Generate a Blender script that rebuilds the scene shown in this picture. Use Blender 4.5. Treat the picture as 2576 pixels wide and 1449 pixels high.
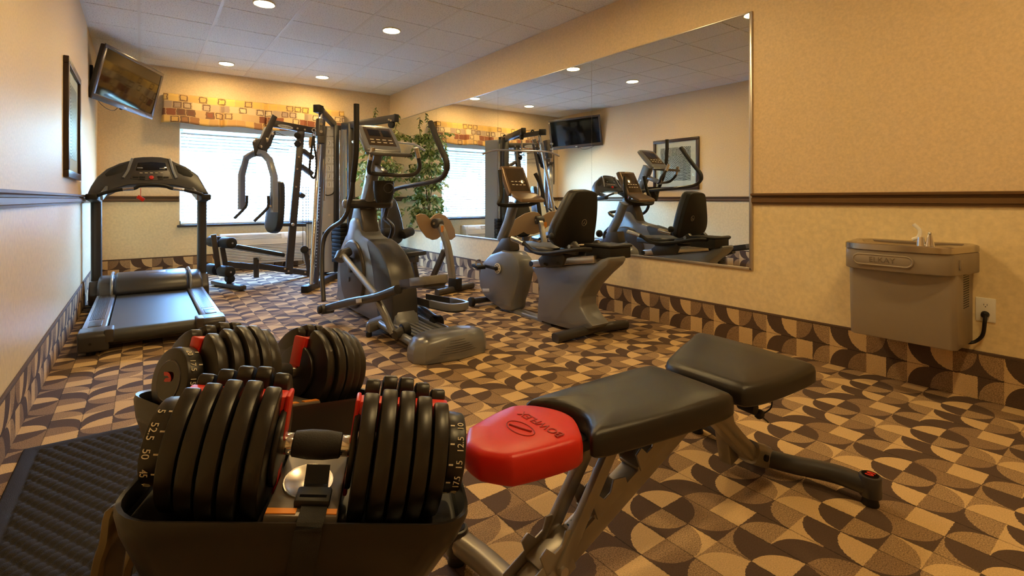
import bpy, bmesh, math, random
from mathutils import Vector, Matrix
random.seed(7)
for o in list(bpy.data.objects): bpy.data.objects.remove(o, do_unlink=True)
sc = bpy.context.scene
COL = sc.collection
# ------------------------------------------------------------------ camera
W, H = 2576, 1449
FPX, YAW, CX, CY, EYE = 1249.02, .624045, 1254.73, 500.62, 1.01
cam = bpy.data.cameras.new('camera'); co = bpy.data.objects.new('camera', cam); COL.objects.link(co)
co.location = (0, 0, EYE); co.rotation_euler = (math.pi/2, 0, -YAW)
cam.sensor_width = 36; cam.lens = FPX/W*36
cam.shift_x = (W/2-CX)/W; cam.shift_y = (CY-H/2)/W
cam.clip_start = .02; cam.clip_end = 300
sc.camera = co
# ------------------------------------------------------------------ room measures
XL, XR, YB, YF, HC = -.444, 3.435, 7.95, -2.2, 2.7725
WX0, WX1, WZ0, WZ1 = .42, 2.41, .66, 2.1          # window opening
GRID0X, GRID0Y, TILE = -.6266+.6096, 3.3338, .6096
LAMPS = [(x, y) for y in (7.296, 4.858, 2.42, -.02) for x in (.897, 2.117)]
# ------------------------------------------------------------------ world, exposure
sc.view_settings.view_transform = 'Standard'; sc.view_settings.look = 'None'
sc.view_settings.gamma = 1; sc.view_settings.use_curve_mapping = False
sc.view_settings.exposure = 1.05
LAMP_E = 132.0
wd = bpy.data.worlds.new('world'); sc.world = wd; wd.use_nodes = True
nt = wd.node_tree; nt.nodes.clear()
sky = nt.nodes.new('ShaderNodeTexSky'); sky.sky_type = 'NISHITA'; sky.sun_disc = False
sky.sun_elevation = math.radians(38); sky.sun_rotation = math.radians(200); sky.air_density = 1.4; sky.dust_density = .6; sky.ozone_density = 3.0
bg = nt.nodes.new('ShaderNodeBackground'); bg.inputs[1].default_value = 9.5
wo = nt.nodes.new('ShaderNodeOutputWorld')
wb = nt.nodes.new('ShaderNodeVectorMath'); wb.operation = 'MULTIPLY'; wb.inputs[1].default_value = (.70, .95, 1.30)   # camera balanced between lamp and daylight
nt.links.new(sky.outputs[0], wb.inputs[0]); nt.links.new(wb.outputs[0], bg.inputs[0]); nt.links.new(bg.outputs[0], wo.inputs[0])
pl = bpy.data.lights.new('window_portal', 'AREA'); pl.shape = 'RECTANGLE'; pl.size = WX1-WX0; pl.size_y = WZ1-WZ0
pl.cycles.is_portal = True
po = bpy.data.objects.new('window_portal', pl); COL.objects.link(po)
po.location = ((WX0+WX1)/2, YB+.16, (WZ0+WZ1)/2); po.rotation_euler = (-math.pi/2, 0, 0)

# ------------------------------------------------------------------ pixels to points
_s, _c = math.sin(YAW), math.cos(YAW)
EYEP = Vector((0, 0, EYE))
def ray(x, y):
    r = (x-CX)/FPX
    return Vector((r*_c+_s, -r*_s+_c, -(y-CY)/FPX))
def PX(x, y, X): d = ray(x, y); return EYEP+d*(X/d.x)
def PY(x, y, Y): d = ray(x, y); return EYEP+d*(Y/d.y)
def PZ(x, y, Z): d = ray(x, y); return EYEP+d*((Z-EYE)/d.z)
def PD(x, y, D): return EYEP+ray(x, y)*D
def PP(x, y, p, n):
    p = Vector(p); n = Vector(n); d = ray(x, y)
    return EYEP+d*((p-EYEP).dot(n)/d.dot(n))
# ------------------------------------------------------------------ mesh helpers
def V(*a): return Vector(a[0] if len(a) == 1 else a)
def cm(pts, k=6):
    """smooth a polyline (Catmull-Rom)"""
    pts = [V(p) for p in pts]
    if len(pts) < 3: return pts
    P = [2*pts[0]-pts[1]]+pts+[2*pts[-1]-pts[-2]]
    out = []
    for i in range(1, len(P)-2):
        a, b, c, d = P[i-1], P[i], P[i+1], P[i+2]
        for j in range(k):
            t = j/k
            out.append(.5*((2*b)+(c-a)*t+(2*a-5*b+4*c-d)*t*t+(3*b-a-3*c+d)*t**3))
    out.append(pts[-1]); return out
class MB:
    def __init__(s): s.v = []; s.f = []
    def add(s, vs, fs):
        n = len(s.v); s.v += [V(p) for p in vs]; s.f += [tuple(i+n for i in f) for f in fs]; return s
    def box(s, lo, hi):
        x0, y0, z0 = lo; x1, y1, z1 = hi
        return s.add([(x0,y0,z0),(x1,y0,z0),(x1,y1,z0),(x0,y1,z0),(x0,y0,z1),(x1,y0,z1),(x1,y1,z1),(x0,y1,z1)],
                     [(0,3,2,1),(4,5,6,7),(0,1,5,4),(1,2,6,5),(2,3,7,6),(3,0,4,7)])
    def obox(s, c, a, b, d):
        c, a, b, d = V(c), V(a), V(b), V(d)
        return s.add([c-a-b-d, c+a-b-d, c+a+b-d, c-a+b-d, c-a-b+d, c+a-b+d, c+a+b+d, c-a+b+d],
                     [(0,3,2,1),(4,5,6,7),(0,1,5,4),(1,2,6,5),(2,3,7,6),(3,0,4,7)])
    def beam(s, p, q, w, h, up=(0,0,1)):
        p, q = V(p), V(q); t = q-p; L = t.length; t.normalize()
        u = V(up)
        if abs(t.dot(u)) > .98: u = V(1,0,0)
        sd = t.cross(u).normalized(); u = sd.cross(t)
        return s.obox((p+q)/2, t*L/2, sd*w/2, u*h/2)
    def sweep(s, pts, sec, up=None, scale=None, close=False):
        pts = [V(p) for p in pts]; n = len(pts); m = len(sec); base = len(s.v)
        T = []
        for i in range(n):
            a = pts[max(0, i-1)]; b = pts[min(n-1, i+1)]
            if close: a = pts[i-1]; b = pts[(i+1) % n]
            T.append((b-a).normalized())
        if up is None:
            u = V(0,0,1) if abs(T[0].z) < .9 else V(0,1,0)
        else: u = V(up)
        for i in range(n):
            t = T[i]
            if up is not None: u = V(up)
            sd = t.cross(u)
            if sd.length < 1e-5: sd = t.cross(V(.3,1,.2))
            sd.normalize(); u2 = sd.cross(t).normalized()
            if up is None: u = u2
            k = scale[i] if scale else 1
            for (a, b) in sec: s.v.append(pts[i]+sd*a*k+u2*b*k)
        for i in range(n if close else n-1):
            j = (i+1) % n
            for q in range(m):
                r = (q+1) % m
                s.f.append((base+i*m+q, base+i*m+r, base+j*m+r, base+j*m+q))
        if not close:
            s.f.append(tuple(base+q for q in reversed(range(m)))); s.f.append(tuple(base+(n-1)*m+q for q in range(m)))
        return s
    def tube(s, pts, r, n=12, scale=None, close=False):
        sec = [(r*math.cos(2*math.pi*i/n), r*math.sin(2*math.pi*i/n)) for i in range(n)]
        return s.sweep(pts, sec, None, scale, close)
    def oval(s, pts, a, b, up, n=16, e=2.6, scale=None):
        sec = []
        for i in range(n):
            t = 2*math.pi*i/n; ct, st = math.cos(t), math.sin(t)
            sec.append((a*math.copysign(abs(ct)**(2/e), ct), b*math.copysign(abs(st)**(2/e), st)))
        return s.sweep(pts, sec, up, scale)
    def cyl(s, p, q, r, n=20, r2=None):
        p, q = V(p), V(q); t = (q-p).normalized(); u = V(0,0,1) if abs(t.z) < .9 else V(1,0,0)
        a = t.cross(u).normalized(); b = t.cross(a); r2 = r if r2 is None else r2
        vs = [p+(a*math.cos(2*math.pi*i/n)+b*math.sin(2*math.pi*i/n))*r for i in range(n)]
        vs += [q+(a*math.cos(2*math.pi*i/n)+b*math.sin(2*math.pi*i/n))*r2 for i in range(n)]
        fs = [(i, (i+1) % n, n+(i+1) % n, n+i) for i in range(n)]+[tuple(reversed(range(n))), tuple(range(n, 2*n))]
        return s.add(vs, fs)
    def ring(s, c, ax, R, r, n=28, m=8):
        c, t = V(c), V(ax).normalized(); u = V(0,0,1) if abs(t.z) < .9 else V(1,0,0)
        a = t.cross(u).normalized(); b = t.cross(a)
        return s.tube([c+(a*math.cos(2*math.pi*i/n)+b*math.sin(2*math.pi*i/n))*R for i in range(n)], r, m, close=True)
    def prism(s, pts, vec):
        pts = [V(p) for p in pts]; vec = V(vec); n = len(pts)
        return s.add(pts+[p+vec for p in pts], [tuple(range(n)), tuple(reversed(range(n, 2*n)))]+[(i, n+i, n+(i+1) % n, (i+1) % n) for i in range(n)])
    def loft(s, rings, cap=True):
        m = len(rings[0]); base = len(s.v)
        for r in rings: s.v += [V(p) for p in r]
        for i in range(len(rings)-1):
            for q in range(m):
                s.f.append((base+i*m+q, base+i*m+(q+1) % m, base+(i+1)*m+(q+1) % m, base+(i+1)*m+q))
        if cap:
            s.f.append(tuple(base+q for q in reversed(range(m)))); s.f.append(tuple(base+(len(rings)-1)*m+q for q in range(m)))
        return s
    def ball(s, c, r, n=16, m=10):
        c = V(c); r = V(r, r, r) if not hasattr(r, '__len__') else V(r)
        rings = [[c+V(r.x*math.sin(math.pi*j/m)*math.cos(2*math.pi*i/n), r.y*math.sin(math.pi*j/m)*math.sin(2*math.pi*i/n), -r.z*math.cos(math.pi*j/m)) for i in range(n)] for j in range(1, m)]
        return s.loft(rings)
    def xf(s, M): s.v = [M@p for p in s.v]; return s
def root_loc(o):
    p = Vector()
    while o is not None: p = p+o.location; o = o.parent
    return p
def mesh_of(mb, name, bevel=0, seg=2, ang=32, off=Vector(), smooth=True):
    me = bpy.data.meshes.new(name); bm = bmesh.new()
    vs = [bm.verts.new(p-off) for p in mb.v]
    for f in mb.f:
        try: bm.faces.new([vs[i] for i in f])
        except ValueError: pass
    bmesh.ops.recalc_face_normals(bm, faces=bm.faces)
    if bevel:
        es = [e for e in bm.edges if len(e.link_faces) == 2 and e.calc_face_angle(0) > math.radians(ang)]
        bmesh.ops.bevel(bm, geom=es, offset=bevel, segments=seg, profile=.5, affect='EDGES', clamp_overlap=True)
    bm.to_mesh(me); bm.free()
    if smooth:
        me.shade_smooth(); me.set_sharp_from_angle(angle=math.radians(40))
    return me
def part(name, mb, mat, parent, bevel=0, seg=2, ang=32, smooth=True, label=None):
    me = mesh_of(mb, name, bevel, seg, ang, root_loc(parent), smooth)
    o = bpy.data.objects.new(name, me); COL.objects.link(o); o.parent = parent
    me.materials.append(mat)
    if label: o['label'] = label
    return o
def solo(name, mb, mat, label, cat, bevel=0, seg=2, group=None, smooth=True, ang=32):
    zs = min(p.z for p in mb.v); xs = sum(p.x for p in mb.v)/len(mb.v); ys = sum(p.y for p in mb.v)/len(mb.v)
    off = Vector((xs, ys, zs))
    o = bpy.data.objects.new(name, mesh_of(mb, name, bevel, seg, ang, off, smooth)); COL.objects.link(o)
    o.location = off; o.data.materials.append(mat); o['label'] = label; o['category'] = cat
    if group: o['group'] = group
    return o
def struct(name, mb, mat, label, cat, bevel=0, smooth=False):
    o = bpy.data.objects.new(name, mesh_of(mb, name, bevel, smooth=smooth)); COL.objects.link(o)
    o.data.materials.append(mat); o['kind'] = 'structure'; o['label'] = label; o['category'] = cat
    return o
def thing(name, label, cat, loc=(0,0,0), group=None):
    o = bpy.data.objects.new(name, None); COL.objects.link(o); o.location = loc; o.empty_display_size = .1
    o['label'] = label; o['category'] = cat
    if group: o['group'] = group
    return o
def text(name, s, size, M, mat, parent, depth=.0006, align='CENTER'):
    """flat lettering: local x = reading direction, local y = up, placed by the 4x4 matrix M (world)"""
    cu = bpy.data.curves.new(name, 'FONT'); cu.body = s; cu.size = size; cu.extrude = depth
    cu.align_x = align; cu.align_y = 'CENTER'; cu.resolution_u = 3
    tmp = bpy.data.objects.new('tmp', cu); COL.objects.link(tmp)
    dg = bpy.context.evaluated_depsgraph_get()
    me = bpy.data.meshes.new_from_object(tmp.evaluated_get(dg)); bpy.data.objects.remove(tmp, do_unlink=True)
    me.name = name; me.transform(Matrix.Translation(-root_loc(parent))@M); me.materials.clear(); me.materials.append(mat)
    o = bpy.data.objects.new(name, me); COL.objects.link(o); o.parent = parent
    return o
def frame(o, x, y):
    x = V(x).normalized(); z = x.cross(V(y)).normalized(); y = z.cross(x); o = V(o)
    return Matrix(((x.x, y.x, z.x, o.x), (x.y, y.y, z.y, o.y), (x.z, y.z, z.z, o.z), (0,0,0,1)))
# ------------------------------------------------------------------ materials
def lin(c):
    return tuple(((v/255)/12.92 if v/255 <= .04045 else ((v/255+.055)/1.055)**2.4) for v in c)+(1,)
def nodes(m):
    m.use_nodes = True; t = m.node_tree
    return t, t.nodes['Principled BSDF'], t.nodes.new, t.links.new
MATS = {}
def mat(name, rgb, rough=.5, metal=0, spec=.5, noise=0, nscale=40, bump=0, bscale=200, coat=0, emit=0):
    if name in MATS: return MATS[name]
    m = bpy.data.materials.new(name); t, b, N, L = nodes(m); c = lin(rgb)
    b.inputs['Base Color'].default_value = c; b.inputs['Roughness'].default_value = rough
    b.inputs['Metallic'].default_value = metal; b.inputs['Specular IOR Level'].default_value = spec
    b.inputs['Coat Weight'].default_value = coat; b.inputs['Coat Roughness'].default_value = .08
    if emit: b.inputs['Emission Color'].default_value = c; b.inputs['Emission Strength'].default_value = emit
    tc = N('ShaderNodeTexCoord')
    nz = N('ShaderNodeTexNoise'); nz.inputs['Scale'].default_value = nscale; nz.inputs['Detail'].default_value = 4
    L(tc.outputs['Object'], nz.inputs['Vector'])
    mx = N('ShaderNodeMix'); mx.data_type = 'RGBA'; mx.blend_type = 'MULTIPLY'; mx.inputs[0].default_value = 1
    rp = N('ShaderNodeMapRange'); rp.inputs[3].default_value = 1-max(noise, .03); rp.inputs[4].default_value = 1+max(noise, .03)
    L(nz.outputs['Fac'], rp.inputs[0]); mx.inputs[6].default_value = c
    cb = N('ShaderNodeCombineColor'); [L(rp.outputs[0], cb.inputs[i]) for i in range(3)]
    L(cb.outputs[0], mx.inputs[7]); L(mx.outputs[2], b.inputs['Base Color'])
    if bump:
        n2 = N('ShaderNodeTexNoise'); n2.inputs['Scale'].default_value = bscale; n2.inputs['Detail'].default_value = 3
        L(tc.outputs['Object'], n2.inputs['Vector'])
        bp = N('ShaderNodeBump'); bp.inputs['Strength'].default_value = bump; bp.inputs['Distance'].default_value = .004
        L(n2.outputs['Fac'], bp.inputs['Height']); L(bp.outputs[0], b.inputs['Normal'])
    MATS[name] = m; return m
M_grey = mat('grey_painted_steel', (74,70,70), .38, .35)
M_dgrey = mat('charcoal_plastic', (54,53,56), .34, 0, .5, bump=.05, bscale=600)
M_sil = mat('silver_grey_plastic', (134,137,145), .28, .45, .5)
M_shroud = mat('pale_grey_shroud', (176,173,172), .45, .1)
M_black = mat('black_rubber', (22,21,22), .55, 0, .4)
M_vinyl = mat('black_vinyl', (30,28,29), .36, 0, .5, bump=.12, bscale=500)
M_foam = mat('black_foam', (34,32,33), .6, 0, .4, bump=.2, bscale=400)
M_chrome = mat('chrome', (225,225,228), .12, 1)
M_brush = mat('brushed_steel', (200,190,178), .26, 1, noise=.06, nscale=120)
M_screw = mat('bright_bolt', (205,200,195), .3, .9)
M_red = mat('red_vinyl', (205,30,20), .36, 0, .5, bump=.1, bscale=400)
M_redp = mat('red_plastic', (205,38,24), .4)
M_white = mat('white_plastic', (232,228,220), .45)
M_tan = mat('tan_plastic', (176,148,116), .5)
M_gloss = mat('gloss_black', (10,10,12), .06, 0, .6)
M_bez = mat('silver_black_bezel', (96,92,96), .25, .5)
M_lblu = mat('instruction_print', (206,206,204), .5)
M_ink = mat('black_print', (25,25,25), .6)
M_num = mat('white_print', (225,215,195), .6)
M_rail = mat('chair_rail_paint', (106,78,46), .4, 0, .5, noise=.08, nscale=25)
M_wood = mat('dark_wood_frame', (52,34,32), .35, 0, .5, noise=.15, nscale=30)
M_matw = mat('picture_mat_board', (225,222,216), .8)
M_alu = mat('aluminium_channel', (200,196,196), .28, .9)
M_belt = mat('treadmill_belt', (58,62,68), .36, 0, .6, bump=.15, bscale=700)
M_stand = mat('bronze_grey_steel', (104,90,66), .34, .6)
M_bsil = mat('bench_silver_paint', (150,144,138), .36, .55)
M_ac = mat('ivory_ac_plastic', (214,204,188), .5)
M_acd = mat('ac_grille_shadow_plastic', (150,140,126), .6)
M_sill = mat('dark_stone_sill', (58,50,48), .3, 0, .5, noise=.2, nscale=60)
M_fount = mat('stone_grey_enamel', (150,138,124), .42, .25, bump=.03, bscale=300)
M_lens = mat('amber_screen_lens', (66,54,44), .1, 0, .6)
M_cons = mat('lamp_tinted_console_plastic', (112,92,74), .3, .3)  # brown of the reflected lamp light put into the base colour
M_bark = mat('ficus_bark', (120,98,72), .8, bump=.4, bscale=60)
M_pot = mat('wicker_pot', (110,74,46), .8, bump=.5, bscale=90)
M_soil = mat('potting_soil', (44,32,24), .95, bump=.6, bscale=60)

def wallmat(name, rgb, bscale, bstr, rough, spec=.5):
    m = bpy.data.materials.new(name); t, b, N, L = nodes(m)
    tc = N('ShaderNodeTexCoord'); n1 = N('ShaderNodeTexNoise'); n1.inputs['Scale'].default_value = bscale; n1.inputs['Detail'].default_value = 5
    L(tc.outputs['Object'], n1.inputs['Vector'])
    r = N('ShaderNodeValToRGB'); c = lin(rgb)
    r.color_ramp.elements[0].position = .3; r.color_ramp.elements[1].position = .7
    r.color_ramp.elements[0].color = tuple(v*.9 for v in c[:3])+(1,); r.color_ramp.elements[1].color = tuple(min(1, v*1.06) for v in c[:3])+(1,)
    L(n1.outputs['Fac'], r.inputs[0]); L(r.outputs[0], b.inputs['Base Color'])
    bp = N('ShaderNodeBump'); bp.inputs['Strength'].default_value = bstr; bp.inputs['Distance'].default_value = .004
    L(n1.outputs['Fac'], bp.inputs['Height']); L(bp.outputs[0], b.inputs['Normal'])
    b.inputs['Roughness'].default_value = rough; b.inputs['Specular IOR Level'].default_value = spec
    return m
M_wall_up = wallmat('vinyl_wallpaper', (226,201,162), 70, .18, .5)
M_wall_lo = wallmat('orange_peel_paint', (232,211,166), 38, .22, .42)
def ceilmat():
    m = bpy.data.materials.new('acoustic_tile'); t, b, N, L = nodes(m)
    tc = N('ShaderNodeTexCoord'); n1 = N('ShaderNodeTexNoise'); n1.inputs['Scale'].default_value = 85; n1.inputs['Detail'].default_value = 6; n1.inputs['Roughness'].default_value = .7
    L(tc.outputs['Object'], n1.inputs['Vector'])
    r = N('ShaderNodeValToRGB'); r.color_ramp.elements[0].position = .36; r.color_ramp.elements[1].position = .46
    r.color_ramp.elements[0].color = lin((168,165,162)); r.color_ramp.elements[1].color = lin((240,240,238))
    L(n1.outputs['Fac'], r.inputs[0]); L(r.outputs[0], b.inputs['Base Color'])
    bp = N('ShaderNodeBump'); bp.inputs['Strength'].default_value = .5; bp.inputs['Distance'].default_value = .003
    L(n1.outputs['Fac'], bp.inputs['Height']); L(bp.outputs[0], b.inputs['Normal'])
    b.inputs['Roughness'].default_value = .85; b.inputs['Specular IOR Level'].default_value = .25
    return m
M_ceil = ceilmat(); M_tbar = mat('white_ceiling_bar', (228,226,222), .5)
def carpet(name, ax, su=-1/.0963, sv=1/.1143, u0=.619, v0=2.180):
    """patterned carpet: 4x4 repeat of square cells, each with a quarter disc of one tone on another"""
    m = bpy.data.materials.new(name); t, b, N, L = nodes(m)
    def math_(op, a, c=None, d=None):
        n = N('ShaderNodeMath'); n.operation = op
        for i, q in enumerate((a, c, d)):
            if q is None: continue
            if hasattr(q, 'links'): L(q, n.inputs[i])
            else: n.inputs[i].default_value = q
        return n.outputs[0]
    tc = N('ShaderNodeTexCoord'); sp = N('ShaderNodeSeparateXYZ')
    nz0 = N('ShaderNodeTexNoise'); nz0.inputs['Scale'].default_value = 120; L(tc.outputs['Object'], nz0.inputs['Vector'])
    L(tc.outputs['Object'], sp.inputs[0])
    wob = math_('MULTIPLY', math_('SUBTRACT', nz0.outputs['Fac'], .5), .07)
    u = math_('ADD', math_('MULTIPLY_ADD', sp.outputs[ax[0]], su, 400-su*u0), wob)
    v = math_('ADD', math_('MULTIPLY_ADD', sp.outputs[ax[1]], sv, 400-sv*v0), wob)
    fu, fv = math_('FRACT', u), math_('FRACT', v)
    iu, iv = math_('MODULO', math_('FLOOR', u), 4.0), math_('MODULO', math_('FLOOR', v), 4.0)
    idx = math_('MULTIPLY_ADD', iv, 4.0, iu)
    fac = math_('DIVIDE', math_('ADD', idx, .5), 16.0)
    # (disc tone, ground tone, corner)   corner 0 BL 1 BR 2 TL 3 TR ; rows counted upwards
    T = [(1,3,2),(1,0,0),(0,1,1),(3,0,3),
         (3,2,0),(2,3,2),(3,1,3),(0,3,1),
         (2,3,1),(0,0,3),(1,3,1),(3,0,1),
         (0,3,3),(2,3,2),(1,3,3),(3,0,3)]
    r = N('ShaderNodeValToRGB'); cr = r.color_ramp; cr.interpolation = 'CONSTANT'
    while len(cr.elements) < 16: cr.elements.new(.5)
    for i, (a, g, k) in enumerate(T):
        cr.elements[i].position = i/16; cr.elements[i].color = ((a+.5)/4, (g+.5)/4, (k+.5)/4, 1)
    L(fac, r.inputs[0]); s3 = N('ShaderNodeSeparateColor'); L(r.outputs[0], s3.inputs[0])
    k = math_('FLOOR', math_('MULTIPLY', s3.outputs[2], 4.0))
    kx, ky = math_('MODULO', k, 2.0), math_('FLOOR', math_('DIVIDE', k, 2.0))
    du, dv = math_('SUBTRACT', fu, kx), math_('SUBTRACT', fv, ky)
    dist = math_('SQRT', math_('ADD', math_('MULTIPLY', du, du), math_('MULTIPLY', dv, dv)))
    ins = math_('LESS_THAN', dist, .97)
    tone = math_('ADD', math_('MULTIPLY', ins, s3.outputs[0]), math_('MULTIPLY', math_('SUBTRACT', 1.0, ins), s3.outputs[1]))
    c2 = N('ShaderNodeValToRGB'); c2.color_ramp.interpolation = 'CONSTANT'
    while len(c2.color_ramp.elements) < 4: c2.color_ramp.elements.new(.5)
    for i, q in enumerate([(206,174,126),(160,132,98),(142,115,86),(88,70,58)]):
        c2.color_ramp.elements[i].position = i/4; c2.color_ramp.elements[i].color = lin(q)
    L(tone, c2.inputs[0])
    # thin seam between rows of cells
    seam = math_('LESS_THAN', math_('MINIMUM', fv, math_('SUBTRACT', 1.0, fv)), .018)
    n1 = N('ShaderNodeTexNoise'); n1.inputs['Scale'].default_value = 270; n1.inputs['Detail'].default_value = 3; L(tc.outputs['Object'], n1.inputs['Vector'])
    mr = N('ShaderNodeMapRange'); mr.inputs[1].default_value = .25; mr.inputs[2].default_value = .75; mr.inputs[3].default_value = .4; mr.inputs[4].default_value = 1.6; L(n1.outputs['Fac'], mr.inputs[0])
    mid = math_('MULTIPLY', math_('GREATER_THAN', tone, .25), math_('LESS_THAN', tone, .75))
    spk = math_('ADD', 1.0, math_('MULTIPLY', math_('SUBTRACT', mr.outputs[0], 1.0), math_('MULTIPLY_ADD', mid, .8, .35)))
    dark = math_('MULTIPLY', spk, math_('SUBTRACT', 1.0, math_('MULTIPLY', seam, .5)))
    vm = N('ShaderNodeVectorMath'); vm.operation = 'SCALE'; L(c2.outputs[0], vm.inputs[0]); L(dark, vm.inputs['Scale'])
    L(vm.outputs[0], b.inputs['Base Color'])
    bp = N('ShaderNodeBump'); bp.inputs['Strength'].default_value = .6; bp.inputs['Distance'].default_value = .004
    L(n1.outputs['Fac'], bp.inputs['Height']); L(bp.outputs[0], b.inputs['Normal'])
    b.inputs['Roughness'].default_value = .9; b.inputs['Specular IOR Level'].default_value = .25
    return m
M_carpet = carpet('patterned_carpet', (1, 0))
M_base_y = carpet('carpet_base_side', (1, 2), -1/.0948, 1/.1143, 1.948, -.2286)
M_base_x = carpet('carpet_base_back', (0, 2), 1/.1143, 1/.1143, 0, -.2286)
M_bind = mat('carpet_binding', (92,72,58), .9, bump=.5, bscale=400)
def mirror():
    m = bpy.data.materials.new('mirror_glass'); t, b, N, L = nodes(m)
    b.inputs['Base Color'].default_value = (.86,.885,.87,1); b.inputs['Metallic'].default_value = 1; b.inputs['Roughness'].default_value = 0.0
    return m
M_mirror = mirror()
def glass():
    m = bpy.data.materials.new('window_glass'); m.use_nodes = True; t = m.node_tree; t.nodes.clear(); N = t.nodes.new; L = t.links.new
    a = N('ShaderNodeBsdfTransparent'); a.inputs[0].default_value = (.94,.97,.96,1); g = N('ShaderNodeBsdfGlossy'); g.inputs['Roughness'].default_value = .02
    x = N('ShaderNodeMixShader'); x.inputs[0].default_value = .07; o = N('ShaderNodeOutputMaterial')
    L(a.outputs[0], x.inputs[1]); L(g.outputs[0], x.inputs[2]); L(x.outputs[0], o.inputs[0]); return m
M_glass = glass()
def slatmat():
    m = bpy.data.materials.new('white_blind_slat'); t, b, N, L = nodes(m)
    b.inputs['Base Color'].default_value = lin((238,240,242)); b.inputs['Roughness'].default_value = .4
    tr = N('ShaderNodeBsdfTranslucent'); tr.inputs[0].default_value = lin((236,240,244)); x = N('ShaderNodeMixShader'); x.inputs[0].default_value = .02
    L(b.outputs[0], x.inputs[1]); L(tr.outputs[0], x.inputs[2]); L(x.outputs[0], t.nodes['Material Output'].inputs[0]); return m
M_slat = slatmat()
def lampmat():
    m = bpy.data.materials.new('lamp_lens'); t, b, N, L = nodes(m)
    b.inputs['Base Color'].default_value = (.9,.9,.9,1)
    b.inputs['Emission Color'].default_value = (1, .68, .28, 1); b.inputs['Emission Strength'].default_value = LAMP_E; return m
M_lamp = lampmat()
def valancemat():
    m = bpy.data.materials.new('patchwork_valance_fabric'); t, b, N, L = nodes(m)
    def mt(op, a, c=None, d=None):
        n = N('ShaderNodeMath'); n.operation = op
        for i, q in enumerate((a, c, d)):
            if q is None: continue
            if hasattr(q, 'links'): L(q, n.inputs[i])
            else: n.inputs[i].default_value = q
        return n.outputs[0]
    uv = N('ShaderNodeUVMap'); sp = N('ShaderNodeSeparateXYZ'); L(uv.outputs[0], sp.inputs[0])
    nz = N('ShaderNodeTexNoise'); nz.inputs['Scale'].default_value = 14; L(uv.outputs[0], nz.inputs['Vector'])
    w = mt('MULTIPLY', mt('SUBTRACT', nz.outputs['Fac'], .5), .25)
    v = mt('ADD', mt('MULTIPLY', sp.outputs[1], 4.0), w)
    row = mt('FLOOR', v)
    u = mt('ADD', mt('MULTIPLY_ADD', row, .37, mt('MULTIPLY', sp.outputs[0], 9.0)), w)
    cu = mt('FLOOR', u); fu = mt('FRACT', u); fv = mt('FRACT', v)
    cc = N('ShaderNodeCombineXYZ'); L(cu, cc.inputs[0]); L(row, cc.inputs[1])
    wn = N('ShaderNodeTexWhiteNoise'); wn.noise_dimensions = '2D'; L(cc.outputs[0], wn.inputs['Vector'])
    def ramp(cols, f):
        r = N('ShaderNodeValToRGB'); r.color_ramp.interpolation = 'CONSTANT'
        while len(r.color_ramp.elements) < len(cols): r.color_ramp.elements.new(.5)
        for i, q in enumerate(cols): r.color_ramp.elements[i].position = i/len(cols); r.color_ramp.elements[i].color = lin(q)
        L(f, r.inputs[0]); return r.outputs[0]
    R3 = ramp([(212,170,88),(218,178,98),(206,166,92),(196,158,92)], wn.outputs['Value'])
    R2 = ramp([(198,174,136),(176,152,124),(166,142,118),(206,182,138),(156,132,112)], wn.outputs['Value'])
    R1 = ramp([(122,68,44),(190,156,108),(134,78,50),(112,72,54),(198,166,116)], wn.outputs['Value'])
    R0 = ramp([(200,156,84),(188,146,88),(150,104,66),(206,164,92)], wn.outputs['Value'])
    def mixc(f, p, q):
        k = N('ShaderNodeMix'); k.data_type = 'RGBA'; L(f, k.inputs[0]); L(p, k.inputs[6]); L(q, k.inputs[7]); return k
    m01 = mixc(mt('GREATER_THAN', row, .5), R0, R1); m12 = mixc(mt('GREATER_THAN', row, 1.5), m01.outputs[2], R2); mx = mixc(mt('GREATER_THAN', row, 2.5), m12.outputs[2], R3)
    d = mt('MAXIMUM', mt('ABSOLUTE', mt('SUBTRACT', fu, .5)), mt('ABSOLUTE', mt('SUBTRACT', fv, .5)))
    fr = mt('MULTIPLY', mt('GREATER_THAN', d, .30), mt('LESS_THAN', d, .42))
    sel = mt('GREATER_THAN', mt('FRACT', mt('MULTIPLY', wn.outputs['Value'], 7.3)), .55)
    m2 = N('ShaderNodeMix'); m2.data_type = 'RGBA'; L(mt('MULTIPLY', fr, sel), m2.inputs[0]); L(mx.outputs[2], m2.inputs[6]); m2.inputs[7].default_value = lin((112,84,62))
    edge = mt('GREATER_THAN', d, .47)
    m3 = N('ShaderNodeMix'); m3.data_type = 'RGBA'; L(edge, m3.inputs[0]); L(m2.outputs[2], m3.inputs[6]); m3.inputs[7].default_value = lin((190,158,110))
    L(m3.outputs[2], b.inputs['Base Color']); b.inputs['Roughness'].default_value = .8; return m
M_val = valancemat()
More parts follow.
